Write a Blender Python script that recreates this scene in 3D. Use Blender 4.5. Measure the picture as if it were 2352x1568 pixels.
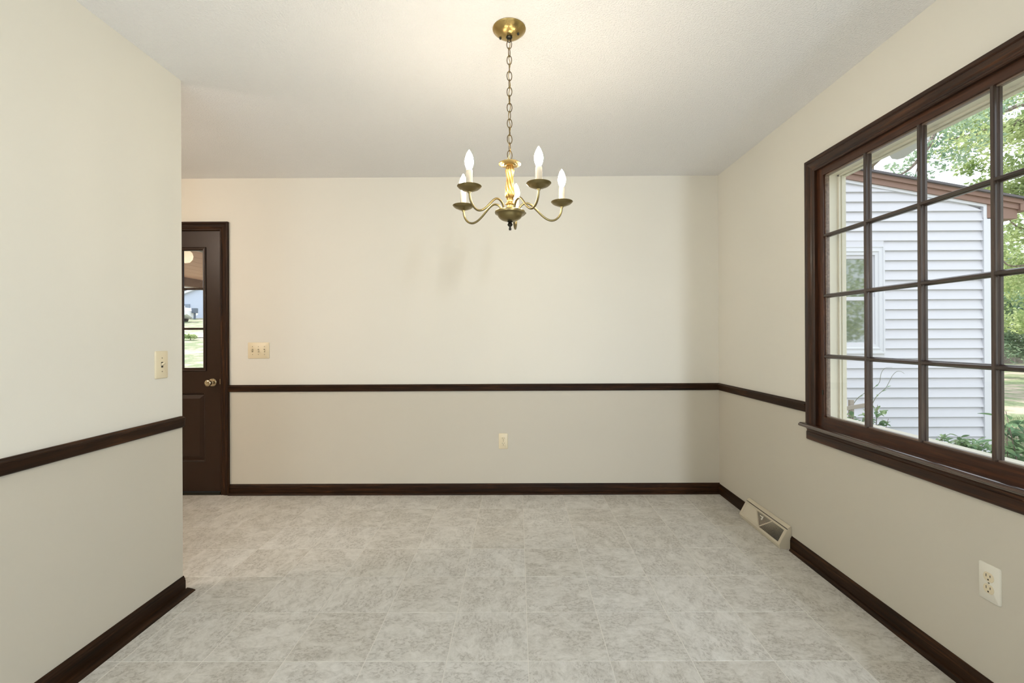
import bpy, math, random
from mathutils import Vector, Matrix
random.seed(7)
for o in list(bpy.data.objects): bpy.data.objects.remove(o)
S = bpy.context.scene
COL = S.collection
PI = math.pi

# ------------------------------------------------------------------ camera
cam = bpy.data.cameras.new('camera'); cam_o = bpy.data.objects.new('camera', cam); COL.objects.link(cam_o)
cam.sensor_width = 36.0; cam.lens = 1060.94 / 2352 * 36
cam.shift_x = -0.00288; cam.shift_y = -0.0054
cam.clip_start = 0.02; cam.clip_end = 300
cam_o.matrix_world = Matrix.Translation((0, 0, 1.210)) @ Matrix.Rotation(0.00463, 4, 'Z') @ Matrix.Rotation(PI/2 + 0.0009, 4, 'X') @ Matrix.Rotation(-0.0046, 4, 'Z')
S.camera = cam_o
# ------------------------------------------------------------------ sky, sun, exposure
S.view_settings.view_transform = 'Standard'; S.view_settings.look = 'None'
S.view_settings.gamma = 1; S.view_settings.use_curve_mapping = False
S.view_settings.exposure = 0.20
w = bpy.data.worlds.new('sky'); S.world = w; w.use_nodes = True
bg = w.node_tree.nodes['Background']; bg.inputs[0].default_value = (0.86, 0.93, 1.0, 1); bg.inputs[1].default_value = 1.9

def light(name, kind, loc, energy, color=(1, 1, 1), rot=(0, 0, 0), size=1, size_y=None, portal=False):
    l = bpy.data.lights.new(name, kind); o = bpy.data.objects.new(name, l); COL.objects.link(o)
    o.location = loc; o.rotation_euler = rot; l.energy = energy; l.color = color
    if kind == 'AREA':
        l.size = size
        if size_y: l.shape = 'RECTANGLE'; l.size_y = size_y
        if portal: l.cycles.is_portal = True
    if kind == 'SUN': l.angle = size
    if kind == 'POINT': l.shadow_soft_size = size
    return o
# sun high behind the annex, to the left of the back wall
sun = light('sun', 'SUN', (0, 0, 20), 5.5, (1.0, 0.95, 0.86), size=0.01)
sun.rotation_euler = Vector((0.52, -0.62, -0.85)).to_track_quat('-Z', 'Y').to_euler()
# daylight through the glazing (portals guide the sky light; they emit nothing)
light('window_portal', 'AREA', (1.64, 1.52, 1.41), 1, rot=(0, PI/2, 0), size=1.25, size_y=1.7, portal=True)
light('door_portal', 'AREA', (-2.67, 3.70, 1.43), 1, rot=(-PI/2, 0, 0), size=0.55, size_y=0.95, portal=True)
# strip light added behind the camera for the floor's shadow edge; its window is invented
light('rear_strip_light', 'AREA', (1.27, -2.57, 1.70), 88, (0.78, 0.88, 1.0), rot=(PI/2-0.85, 0, 0), size=0.06, size_y=1.25)
# unseen soft fill added behind the camera, then the kitchen lamp out of view
light('rear_fill_light', 'POINT', (-1.30, -0.80, 1.55), 42, (0.88, 0.94, 1.0), size=0.40)
light('kitchen_lamp', 'POINT', (-3.1, 1.75, 2.15), 42, (1.0, 0.83, 0.69), size=0.12)

# ------------------------------------------------------------------ materials
def lin(c): return tuple(((x/255)/12.92 if x/255 <= 0.04045 else ((x/255+0.055)/1.055)**2.4) for x in c) + (1,)
def mat(name, color=(0.8, 0.8, 0.8, 1), rough=0.5, metal=0, spec=0.5, coat=0, coat_rough=0.1, emit=None, emit_s=0):
    m = bpy.data.materials.new(name); m.use_nodes = True
    b = m.node_tree.nodes['Principled BSDF']
    b.inputs['Base Color'].default_value = color if len(color) == 4 else tuple(color) + (1,)
    b.inputs['Roughness'].default_value = rough; b.inputs['Metallic'].default_value = metal
    b.inputs['Specular IOR Level'].default_value = spec
    b.inputs['Coat Weight'].default_value = coat; b.inputs['Coat Roughness'].default_value = coat_rough
    if emit: b.inputs['Emission Color'].default_value = emit; b.inputs['Emission Strength'].default_value = emit_s
    return m
class N:
    def __init__(s, m): s.t = m.node_tree; s.b = s.t.nodes['Principled BSDF']
    def n(s, typ, **kw):
        x = s.t.nodes.new(typ)
        for k, v in kw.items():
            if k in x.inputs.keys(): x.inputs[k].default_value = v
            else: setattr(x, k, v)
        return x
    def l(s, a, b): s.t.links.new(a, b)
    def obj(s): return s.n('ShaderNodeTexCoord').outputs['Object']
    def scaled(s, src, v, rot=None):
        q = s.n('ShaderNodeMapping'); q.inputs['Scale'].default_value = v
        s.l(src, q.inputs['Vector'])
        return q.outputs[0]
    def noise(s, vec, scale, detail=4, rough=0.5, dist=0):
        q = s.n('ShaderNodeTexNoise'); q.inputs['Scale'].default_value = scale; q.inputs['Detail'].default_value = detail
        q.inputs['Roughness'].default_value = rough; q.inputs['Distortion'].default_value = dist
        s.l(vec, q.inputs['Vector']); return q.outputs['Fac']
    def ramp(s, fac, stops):
        q = s.n('ShaderNodeValToRGB'); e = q.color_ramp.elements
        while len(e) < len(stops): e.new(0.5)
        for i, (p, c) in enumerate(stops): e[i].position = p; e[i].color = c
        s.l(fac, q.inputs[0]); return q.outputs[0]
    def mix(s, fac, a, b, mode='MIX'):
        q = s.n('ShaderNodeMix'); q.data_type = 'RGBA'; q.blend_type = mode
        if isinstance(fac, float): q.inputs[0].default_value = fac
        else: s.l(fac, q.inputs[0])
        for v, i in ((a, 6), (b, 7)):
            if isinstance(v, tuple): q.inputs[i].default_value = v
            else: s.l(v, q.inputs[i])
        return q.outputs[2]
    def math(s, op, a, b=None):
        q = s.n('ShaderNodeMath'); q.operation = op
        for i, v in enumerate((a, b)):
            if v is None: continue
            if isinstance(v, (int, float)): q.inputs[i].default_value = v
            else: s.l(v, q.inputs[i])
        return q.outputs[0]
    def bump(s, h, strength, dist=0.002):
        q = s.n('ShaderNodeBump'); q.inputs['Strength'].default_value = strength; q.inputs['Distance'].default_value = dist
        s.l(h, q.inputs['Height']); s.l(q.outputs[0], s.b.inputs['Normal'])

def g3(v): return (v, v, v, 1)
def wood(name, axis, c_dark, c_mid, c_red, rough=0.38, coat=0.35, spec=0.5):
    m = mat(name, rough=rough, coat=coat, coat_rough=0.18, spec=spec); k = N(m)
    sc = [26, 26, 26]; sc['xyz'.index(axis)] = 1.3
    v = k.scaled(k.obj(), tuple(sc))
    a = k.noise(v, 3.0, 6, 0.6, 0.6)
    v2 = k.scaled(k.obj(), tuple(4 if q == 26 else 1.1 for q in sc))
    bl = k.noise(v2, 1.6, 2)
    c1 = k.ramp(a, [(0.30, c_dark), (0.55, c_mid), (0.75, c_red)])
    c2 = k.mix(k.ramp(bl, [(0.42, g3(0)), (0.68, g3(1))]), c1, c_dark)
    c3 = k.mix(0.45, c1, c2)
    k.l(c3, k.b.inputs['Base Color']); k.bump(a, 0.12, 0.001)
    return m
WIN = {a: wood('window_wood_'+a, a, lin((30, 15, 6)), lin((58, 33, 17)), lin((92, 54, 28)), 0.4, 0.12, 0.3) for a in 'xyz'}
TRM = {a: wood('trim_wood_'+a, a, lin((24, 12, 4)), lin((48, 28, 12)), lin((84, 52, 26)), 0.5, 0.0, 0.16) for a in 'xyz'}
M_door = mat('door_paint', lin((42, 24, 10)), 0.36, spec=0.3, coat=0.06, coat_rough=0.2)
k = N(M_door); k.bump(k.noise(k.scaled(k.obj(), (60, 60, 6)), 4, 3), 0.08, 0.001)

def paint(name, upper, lower=None, zsplit=0.82):
    m = mat(name, upper, 0.62, spec=0.25); k = N(m)
    n = k.noise(k.obj(), 220, 3); k.bump(n, 0.10, 0.001)
    if lower:
        geo = k.n('ShaderNodeNewGeometry'); sep = k.n('ShaderNodeSeparateXYZ'); k.l(geo.outputs['Position'], sep.inputs[0])
        f = k.math('GREATER_THAN', sep.outputs[2], zsplit)
        k.l(k.mix(f, lower, upper), k.b.inputs['Base Color'])
    return m
UP = (0.79, 0.765, 0.685, 1); LO = (0.61, 0.57, 0.48, 1)
M_wall = paint('cream_wall_paint', UP, LO)
M_wall_b = paint('wall_paint_plain', UP)
M_ceil = mat('textured_ceiling_paint', (0.92, 0.92, 0.92, 1), 0.9, spec=0.1); k = N(M_ceil)
va = k.noise(k.obj(), 130, 3, 0.6); vb = k.noise(k.obj(), 45, 3, 0.55)
hh = k.math('ADD', k.ramp(va, [(0.45, g3(0)), (0.7, g3(1))]), k.math('MULTIPLY', vb, 0.6)); k.bump(hh, 0.5, 0.0055)

M_tile = mat('stone_look_vinyl_tile', rough=0.42, spec=0.45); k = N(M_tile)
oi = k.n('ShaderNodeObjectInfo'); rnd = oi.outputs['Random']
vr = k.n('ShaderNodeVectorRotate'); vr.rotation_type = 'Z_AXIS'; k.l(k.obj(), vr.inputs['Vector'])
k.l(k.math('MULTIPLY', k.math('ROUND', k.math('MULTIPLY', rnd, 7.0)), PI/2), vr.inputs['Angle'])
off = k.n('ShaderNodeVectorMath'); off.operation = 'ADD'; k.l(vr.outputs[0], off.inputs[0])
cx = k.n('ShaderNodeCombineXYZ'); k.l(k.math('MULTIPLY', rnd, 37.0), cx.inputs[0]); k.l(k.math('MULTIPLY', rnd, 91.0), cx.inputs[1]); k.l(cx.outputs[0], off.inputs[1])
P = k.scaled(off.outputs[0], (1, 1.35, 1))
big = k.noise(P, 7, 3, 0.55, 0.6); med = k.noise(P, 20, 7, 0.72, 0.8); fine = k.noise(P, 52, 6, 0.74, 0.5)
vein = k.noise(k.scaled(off.outputs[0], (1, 2.6, 1)), 14, 5, 0.62, 2.2)
c = k.ramp(med, [(0.30, (0.40, 0.38, 0.335, 1)), (0.46, (0.60, 0.58, 0.525, 1)), (0.62, (0.72, 0.70, 0.65, 1))])
dk = k.math('MULTIPLY', k.ramp(fine, [(0.50, g3(0)), (0.56, g3(1))]), k.ramp(big, [(0.44, g3(0.08)), (0.56, g3(1))]))
c = k.mix(k.math('MULTIPLY', dk, 0.85), c, (0.29, 0.262, 0.215, 1))
vl = k.math('ABSOLUTE', k.math('SUBTRACT', vein, 0.5))
c = k.mix(k.math('MULTIPLY', k.ramp(vl, [(0.0, g3(1)), (0.035, g3(0))]), 0.35), c, (0.80, 0.78, 0.73, 1))
c = k.mix(k.math('MULTIPLY', k.ramp(big, [(0.38, g3(0)), (0.60, g3(1))]), 0.32), c, (0.43, 0.41, 0.365, 1))
c = k.mix(0.20, c, k.ramp(rnd, [(0, (0.52, 0.48, 0.41, 1)), (1, (0.78, 0.77, 0.74, 1))]))
k.l(c, k.b.inputs['Base Color']); k.bump(med, 0.15, 0.001)
k.l(k.ramp(med, [(0.3, g3(0.5)), (0.7, g3(0.34))]), k.b.inputs['Roughness'])
M_grout = mat('floor_joint', (0.73, 0.70, 0.635, 1), 0.6)

M_ivory = mat('ivory_plastic', lin((228, 215, 184)), 0.35)
M_white_p = mat('white_plastic', lin((232, 228, 214)), 0.35)
M_slot = mat('slot_dark', (0.03, 0.022, 0.015, 1), 0.7)
M_screw = mat('painted_screw', lin((150, 140, 115)), 0.4, metal=0.3)
M_vent = mat('beige_enamel', lin((206, 196, 174)), 0.4)
M_vent_in = mat('register_inside', (0.04, 0.035, 0.03, 1), 0.8)
M_brass = mat('antique_brass', (0.46, 0.33, 0.13, 1), 0.30, metal=1)
k = N(M_brass); k.l(k.ramp(k.noise(k.obj(), 30, 3), [(0.35, g3(0.26)), (0.7, g3(0.38))]), k.b.inputs['Roughness'])
M_brass_d = mat('dark_antique_brass', (0.27, 0.215, 0.10, 1), 0.32, metal=1)
M_finial = mat('blackened_brass', (0.05, 0.048, 0.04, 1), 0.35, metal=1)
M_knob = mat('worn_brass_knob', (0.50, 0.42, 0.28, 1), 0.2, metal=1)
M_sleeve = mat('candle_sleeve', (0.50, 0.46, 0.38, 1), 0.45)
M_bulb = mat('lit_bulb', (1, 0.95, 0.85, 1), 0.3, emit=(1.0, 0.87, 0.68, 1), emit_s=168)

def glass_mat():
    m = bpy.data.materials.new('window_glass'); m.use_nodes = True; t = m.node_tree; t.nodes.clear()
    o = t.nodes.new('ShaderNodeOutputMaterial'); mx = t.nodes.new('ShaderNodeMixShader'); tr = t.nodes.new('ShaderNodeBsdfTransparent')
    gl = t.nodes.new('ShaderNodeBsdfGlossy'); lw = t.nodes.new('ShaderNodeLayerWeight'); lw.inputs[0].default_value = 0.5
    pw = t.nodes.new('ShaderNodeMath'); pw.operation = 'POWER'; pw.inputs[1].default_value = 5.0
    fr = t.nodes.new('ShaderNodeMath'); fr.operation = 'MULTIPLY_ADD'; fr.inputs[1].default_value = 0.85; fr.inputs[2].default_value = 0.02
    t.links.new(lw.outputs['Facing'], pw.inputs[0]); t.links.new(pw.outputs[0], fr.inputs[0])
    tr.inputs[0].default_value = (0.96, 0.96, 0.965, 1); gl.inputs['Roughness'].default_value = 0.02
    t.links.new(fr.outputs[0], mx.inputs[0]); t.links.new(tr.outputs[0], mx.inputs[1]); t.links.new(gl.outputs[0], mx.inputs[2]); t.links.new(mx.outputs[0], o.inputs[0])
    return m
M_glass = glass_mat()
M_vinyl = mat('cream_exterior_trim', lin((228, 224, 206)), 0.45)
M_siding = mat('white_vinyl_siding', (0.66, 0.66, 0.70, 1), 0.45)
M_wtrim = mat('white_exterior_trim', (0.70, 0.71, 0.75, 1), 0.45)
M_soffit = mat('grey_white_soffit', (0.62, 0.63, 0.62, 1), 0.6)
M_fascia = mat('brown_fascia', lin((138, 108, 94)), 0.6)
M_shingle = mat('grey_shingle', (0.13, 0.12, 0.13, 1), 0.9)
k = N(M_shingle); k.bump(k.noise(k.obj(), 60, 3), 0.4, 0.01)
M_outglass = mat('dark_window_glass', (0.30, 0.32, 0.30, 1), 0.03, metal=0.75)
def leaf_mat(name, c1, c2, scale=3.0, trans=0.45):
    m = bpy.data.materials.new(name); m.use_nodes = True; t = m.node_tree; t.nodes.clear()
    o = t.nodes.new('ShaderNodeOutputMaterial'); mx = t.nodes.new('ShaderNodeMixShader'); d = t.nodes.new('ShaderNodeBsdfDiffuse'); tl = t.nodes.new('ShaderNodeBsdfTranslucent')
    g = t.nodes.new('ShaderNodeNewGeometry'); n = t.nodes.new('ShaderNodeTexNoise'); n.inputs['Scale'].default_value = scale; n.inputs['Detail'].default_value = 3
    r = t.nodes.new('ShaderNodeValToRGB'); r.color_ramp.elements[0].position = 0.38; r.color_ramp.elements[0].color = c1
    r.color_ramp.elements[1].position = 0.62; r.color_ramp.elements[1].color = c2
    t.links.new(g.outputs['Position'], n.inputs['Vector']); t.links.new(n.outputs['Fac'], r.inputs[0])
    for q in (d, tl): t.links.new(r.outputs[0], q.inputs[0])
    mx.inputs[0].default_value = trans
    t.links.new(d.outputs[0], mx.inputs[1]); t.links.new(tl.outputs[0], mx.inputs[2]); t.links.new(mx.outputs[0], o.inputs[0])
    return m
M_leaf_y = leaf_mat('sunlit_tree_leaf', (0.27, 0.37, 0.15, 1), (0.60, 0.67, 0.36, 1), 1.3, 0.5)
M_leaf_g = leaf_mat('blue_green_leaf', (0.20, 0.31, 0.21, 1), (0.38, 0.49, 0.33, 1), 2.0, 0.4)
M_leaf_d = leaf_mat('shrub_leaf', (0.18, 0.29, 0.16, 1), (0.42, 0.54, 0.30, 1), 9.0, 0.3)
M_leaf_b = leaf_mat('glossy_dark_leaf', (0.11, 0.20, 0.12, 1), (0.22, 0.34, 0.18, 1), 9.0, 0.3)
M_bark = mat('bark', lin((122, 108, 98)), 0.9)
k = N(M_bark); nn = k.noise(k.scaled(k.obj(), (8, 8, 2)), 3, 4); k.l(k.ramp(nn, [(0.35, lin((90, 78, 70))), (0.7, lin((160, 146, 134)))]), k.b.inputs['Base Color']); k.bump(nn, 0.5, 0.02)
M_grass = mat('lawn', rough=0.95, spec=0.1); k = N(M_grass)
n1 = k.noise(k.obj(), 0.9, 5, 0.65); n2 = k.noise(k.obj(), 14, 4, 0.7)
cg = k.mix(k.ramp(n2, [(0.35, g3(0)), (0.65, g3(1))]), (0.16, 0.21, 0.11, 1), (0.30, 0.34, 0.21, 1))
cg = k.mix(k.ramp(n1, [(0.47, g3(0)), (0.58, g3(1))]), cg, (0.46, 0.385, 0.32, 1)); k.l(cg, k.b.inputs['Base Color']); k.bump(n2, 0.6, 0.03)
M_blade = leaf_mat('grass_blade', (0.20, 0.27, 0.14, 1), (0.38, 0.43, 0.27, 1), 6.0, 0.4)
M_concrete = mat('concrete', (0.55, 0.52, 0.47, 1), 0.85)

# ------------------------------------------------------------------ mesh helpers
class MB:
    def __init__(s): s.v = []; s.f = []
    def add(s, vs, fs):
        b = len(s.v); s.v.extend([tuple(q) for q in vs]); s.f.extend([tuple(b+i for i in f) for f in fs]); return s
    def box(s, x0, x1, y0, y1, z0, z1):
        return s.add([(x0, y0, z0), (x1, y0, z0), (x1, y1, z0), (x0, y1, z0), (x0, y0, z1), (x1, y0, z1), (x1, y1, z1), (x0, y1, z1)],
                     [(0, 3, 2, 1), (4, 5, 6, 7), (0, 1, 5, 4), (1, 2, 6, 5), (2, 3, 7, 6), (3, 0, 4, 7)])
    def obox(s, c, ax, ay, az):
        c, ax, ay, az = map(Vector, (c, ax, ay, az)); vs = []
        for z in (-1, 1):
            for x, y in ((-1, -1), (1, -1), (1, 1), (-1, 1)): vs.append(c + ax*x + ay*y + az*z)
        return s.add(vs, [(0, 3, 2, 1), (4, 5, 6, 7), (0, 1, 5, 4), (1, 2, 6, 5), (2, 3, 7, 6), (3, 0, 4, 7)])
    def bar(s, a, b, w, h, up=(0, 0, 1)):
        a, b = Vector(a), Vector(b); d = b-a; L = d.length; d.normalize(); side = d.cross(Vector(up)).normalized(); u = side.cross(d)
        return s.obox((a+b)/2, d*L/2, side*w/2, u*h/2)
    def loft(s, rings, cap=True, closed=True):
        n = len(rings[0]); b = len(s.v)
        for r in rings: s.v.extend([tuple(q) for q in r])
        for i in range(len(rings)-1):
            for j in range(n if closed else n-1):
                a = b+i*n+j; c = b+i*n+(j+1) % n; s.f.append((a, c, c+n, a+n))
        if cap: s.f.append(tuple(b+j for j in reversed(range(n)))); s.f.append(tuple(b+(len(rings)-1)*n+j for j in range(n)))
        return s
    def lathe(s, prof, c=(0, 0, 0), seg=32, axis='z', mod=None):
        rings = []
        for r, z in prof:
            ring = []
            for i in range(seg):
                t = 2*PI*i/seg; rr = r*(1 + (mod(t, z) if mod else 0))
                x, y = rr*math.cos(t), rr*math.sin(t)
                if axis == 'z': p = (x, y, z)
                elif axis == 'y': p = (x, -z, y)     # z of the profile points to -y
                ring.append((p[0]+c[0], p[1]+c[1], p[2]+c[2]))
            rings.append(ring)
        return s.loft(rings)
    def tube(s, pts, r, seg=8, closed=False):
        pts = [Vector(p) for p in pts]; n = len(pts); rings = []; prev = None
        for i, p in enumerate(pts):
            if closed: t = pts[(i+1) % n]-pts[(i-1) % n]
            else: t = pts[min(i+1, n-1)]-pts[max(i-1, 0)]
            t.normalize()
            if prev is None:
                u = t.cross(Vector((0, 0, 1)))
                if u.length < 0.1: u = t.cross(Vector((1, 0, 0)))
                if closed: u = Vector(closed) if not isinstance(closed, bool) else u
            else: u = prev - t*prev.dot(t)
            u.normalize(); prev = u; v = t.cross(u); rr = r(i/(n-1)) if callable(r) else r
            rings.append([p + (u*math.cos(2*PI*j/seg) + v*math.sin(2*PI*j/seg))*rr for j in range(seg)])
        if closed: rings.append(rings[0]); return s.loft(rings, cap=False)
        return s.loft(rings)
    def mitre(s, prof, a, b, dt, dd, ma=0, mb=0):
        """profile (t, d) swept from a to b; t runs along dt, d along dd; ma/mb shift the ends by t for mitred corners"""
        a, b, dt, dd = map(Vector, (a, b, dt, dd)); ax = (b-a).normalized()
        r0 = [a + dt*t + dd*d - ax*t*ma for t, d in prof]; r1 = [b + dt*t + dd*d + ax*t*mb for t, d in prof]
        return s.loft([r0, r1])
    def plate(s, w, h, d, rad, bev=0.003, y0=0.0, c=(0, 0)):
        """rounded plate on the local wall plane y=y0, facing -y"""
        def ring(ins, y):
            out = []
            for (sx, sz, a0) in ((1, 1, 0), (-1, 1, PI/2), (-1, -1, PI), (1, -1, 1.5*PI)):
                for q in range(5):
                    t = a0 + q*PI/8; rr = max(rad-ins, 0.0005)
                    out.append((c[0] + sx*(w/2-rad) + rr*math.cos(t) , y, c[1] + sz*(h/2-rad) + rr*math.sin(t)))
            return out
        return s.loft([ring(0, y0), ring(0, y0-d+bev), ring(bev*0.4, y0-d+bev*0.4), ring(bev, y0-d)])
    def build(s, name, m, parent=None, smooth=False, loc=None):
        me = bpy.data.meshes.new(name); me.from_pydata(s.v, [], s.f); me.validate()
        import bmesh as _b
        bm = _b.new(); bm.from_mesh(me); _b.ops.recalc_face_normals(bm, faces=bm.faces); bm.to_mesh(me); bm.free()
        me.materials.append(m)
        if smooth:
            for p in me.polygons: p.use_smooth = True
            try: me.set_sharp_from_angle(angle=math.radians(38))
            except Exception: pass
        o = bpy.data.objects.new(name, me); COL.objects.link(o)
        if parent: o.parent = parent
        if loc: o.location = loc
        return o
def tag(o, label=None, cat=None, group=None, kind=None):
    if label: o['label'] = label
    if cat: o['category'] = cat
    if group: o['group'] = group
    if kind: o['kind'] = kind
    return o
def empty(name, loc=(0, 0, 0), rz=0):
    o = bpy.data.objects.new(name, None); COL.objects.link(o); o.location = loc; o.rotation_euler = (0, 0, rz); o.empty_display_size = 0.05
    return o
def share(o, name, parent, loc, rot=None):
    c = o.copy(); c.name = name; COL.objects.link(c); c.parent = parent; c.location = loc
    if rot: c.rotation_euler = rot
    return c

# ================================================================== ROOM SHELL
XR, XL, YB, YE, ZC = 1.549, -1.600, 3.556, 2.198, 2.439
YO = -0.60; YR = -2.60; XK = -4.40
fl = tag(MB().box(XK-0.12, XR+0.12, YR-0.12, YB+0.10, -0.12, -0.0010).build('floor', M_grout), 'pale grey stone-look tiled floor with thin light joints', None, kind='structure')
T = 0.3048; X0, Y0 = 0.0363, 1.7225
g = 0.0018; hx = T/2-g
ti = MB()
ti.loft([[(-hx, -hx, -0.0010), (hx, -hx, -0.0010), (hx, hx, -0.0010), (-hx, hx, -0.0010)], [(-hx, -hx, -0.0005), (hx, -hx, -0.0005), (hx, hx, -0.0005), (-hx, hx, -0.0005)], [(-hx+0.0006, -hx+0.0006, 0), (hx-0.0006, -hx+0.0006, 0), (hx-0.0006, hx-0.0006, 0), (-hx+0.0006, hx-0.0006, 0)]])
t0 = None
def cut_tile(x0, x1, y0, y1):
    a, b = (x1-x0)/2, (y1-y0)/2
    o = MB().loft([[(-a, -b, -0.0010), (a, -b, -0.0010), (a, b, -0.0010), (-a, b, -0.0010)], [(-a, -b, 0), (a, -b, 0), (a, b, 0), (-a, b, 0)]]).build('tile', M_tile, fl)
    o.location = ((x0+x1)/2, (y0+y1)/2, 0)
for r in range(-5, 7):
    for cc in range(-12, 5):
        x0, x1, y0, y1 = X0+cc*T+g, X0+(cc+1)*T-g, Y0+r*T+g, Y0+(r+1)*T-g
        cxm, cym = (x0+x1)/2, (y0+y1)/2
        if y0 > YB-0.004 or cym < 0.2: continue
        y1 = min(y1, YB); x1c = min(x1, XR)
        if x0 > XR - 0.004: continue
        if XL-0.13 < cxm < XL-0.01 and cym < YE-0.1: pass
        if y1-y0 < 2*hx-0.001 or x1c-x0 < 2*hx-0.001: cut_tile(x0, x1c, y0, y1)
        elif t0 is None:
            t0 = ti.build('tile', M_tile, fl); t0.location = (cxm, cym, 0)
        else: share(t0, 'tile', fl, (cxm, cym, 0))

tag(MB().box(XK-0.12, XR+0.12, YR-0.12, YB+0.12, ZC, ZC+0.12).build('ceiling', M_ceil), 'off-white stippled ceiling', kind='structure')
# back wall with the door opening
DX0, DX1, DZ = -3.112, -2.292, 2.046
wb = MB(); wb.box(XK-0.12, DX0-0.02, YB, YB+0.12, 0, ZC); wb.box(DX1+0.02, XR+0.12, YB, YB+0.12, 0, ZC); wb.box(DX0-0.02, DX1+0.02, YB, YB+0.12, DZ+0.02, ZC)
tag(wb.build('wall_back', M_wall), 'cream back wall behind the chandelier', kind='structure')
# right wall with the window opening
WY0, WY1, WZ0, WZ1 = 0.634, 2.405, 0.728, 2.065
wr = MB(); TH = 0.11
wr.box(XR, XR+TH, YR, WY0, 0, ZC); wr.box(XR, XR+TH, WY1, YB, 0, ZC); wr.box(XR, XR+TH, WY0, WY1, 0, WZ0); wr.box(XR, XR+TH, WY0, WY1, WZ1, ZC)
tag(wr.build('wall_right', M_wall), 'cream right wall with the many-paned window', kind='structure')
tag(MB().box(XL-0.12, XL, YO, YE, 0, ZC).build('wall_left', M_wall), 'cream partition wall at the left, ending short of the back wall', kind='structure')
wf = MB(); wf.box(1.275, XR, YO-0.12, YO, 0, ZC); wf.box(XK, XL, YO-0.12, YO, 0, ZC)
tag(wf.build('wall_front', M_wall_b), 'cream wall with a wide opening behind the camera', kind='structure')
wk = MB().box(XK-0.12, XK, YR, YB, 0, ZC)
tag(wk.build('wall_far_left', M_wall_b), 'cream outer wall at the far left', kind='structure')
wq = MB(); wq.box(XK, 1.20, YR-0.12, YR, 0, ZC); wq.box(1.34, XR, YR-0.12, YR, 0, ZC); wq.box(1.20, 1.34, YR-0.12, YR, 0, 1.05); wq.box(1.20, 1.34, YR-0.12, YR, 2.34, ZC)  # narrow slot invented to go with the added strip light
tag(wq.build('wall_rear', M_wall_b), 'cream rear wall of the room behind', kind='structure')

# ---- chair rails, baseboards
RAIL = [(0, 0), (0, 0.010), (0.004, 0.015), (0.036, 0.017), (0.041, 0.020), (0.045, 0.019), (0.049, 0.012), (0.053, 0.009), (0.053, 0)]
BASE = [(0, 0), (0, 0.012), (0.052, 0.012), (0.056, 0.010), (0.062, 0.010), (0.070, 0.005), (0.0745, 0.004), (0.0745, 0)]
SHOE = [(0, 0), (0, 0.017), (0.005, 0.0165), (0.011, 0.0125), (0.015, 0.007), (0.017, 0)]
o = MB().mitre(RAIL, (-2.221, YB, 0.792), (XR, YB, 0.792), (0, 0, 1), (0, -1, 0)).build('trim_1', TRM['x']); tag(o, 'dark wooden chair rail along the back wall', kind='structure')
o = MB().mitre(RAIL, (XR, YB-0.018, 0.792), (XR, 2.470, 0.799), (0, 0, 1), (-1, 0, 0)).build('trim_2', TRM['y']); tag(o, 'short dark chair rail between the corner and the window', kind='structure')
rl = MB().mitre(RAIL, (XL, YO, 0.786), (XL, YE-0.012, 0.786), (0, 0, 1), (1, 0, 0))
# rounded end of the rail
cz = 0.786+0.0265
rl.loft([[(XL+d, YE-0.012, 0.786+t) for t, d in RAIL], [(XL+d*0.97, YE-0.004, cz+(t-0.0265)*0.95) for t, d in RAIL], [(XL+d*0.8, YE+0.001, cz+(t-0.0265)*0.78) for t, d in RAIL]])
tag(rl.build('trim_3', TRM['y']), 'dark chair rail on the left wall with a rounded end', kind='structure')
o = MB().mitre(RAIL, (XR, 0.565, 0.799), (XR, YO, 0.799), (0, 0, 1), (-1, 0, 0)).build('trim_4', TRM['y']); tag(o, 'dark chair rail nearer than the window', kind='structure')

def baseboard(name, a, b, dd, mt, label, shoe_from=None, shoe_to=None, shoe=SHOE, hb=1.0):
    o = MB().mitre([(t*hb, d) for t, d in BASE], a, b, (0, 0, 1), dd).build(name, mt); tag(o, label, kind='structure')
    a2 = Vector(shoe_from or a); b2 = Vector(shoe_to or b); dv = Vector(dd)*0.012
    MB().mitre(shoe, a2+dv, b2+dv, (0, 0, 1), dd).build('shoe_moulding', mt, o)
    return o
baseboard('baseboard_back', (-2.221, YB, 0), (XR, YB, 0), (0, -1, 0), TRM['x'], 'dark wooden baseboard along the back wall', hb=1.08)
VY0, VY1 = 2.622, 3.092
o = MB().mitre(BASE, (XR, YB-0.012, 0), (XR, VY1+0.004, 0), (0, 0, 1), (-1, 0, 0)).mitre(BASE, (XR, VY0-0.004, 0), (XR, YO, 0), (0, 0, 1), (-1, 0, 0)).build('baseboard_right', TRM['y'])
tag(o, 'dark baseboard along the right wall, broken by the floor register', kind='structure')
MB().mitre(SHOE, (XR-0.012, 2.600, 0), (XR-0.012, YO, 0), (0, 0, 1), (-1, 0, 0)).build('shoe_moulding', TRM['y'], o)
wide = [(0, 0), (0, 0.040), (0.004, 0.038), (0.009, 0.024), (0.012, 0.010), (0.013, 0)]
bl = baseboard('baseboard_left', (XL, YO, 0), (XL, YE+0.002, 0), (1, 0, 0), TRM['y'], 'dark baseboard on the left wall with a projecting shoe moulding', shoe_to=(XL, YE+0.012, 0), shoe=wide)
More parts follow.
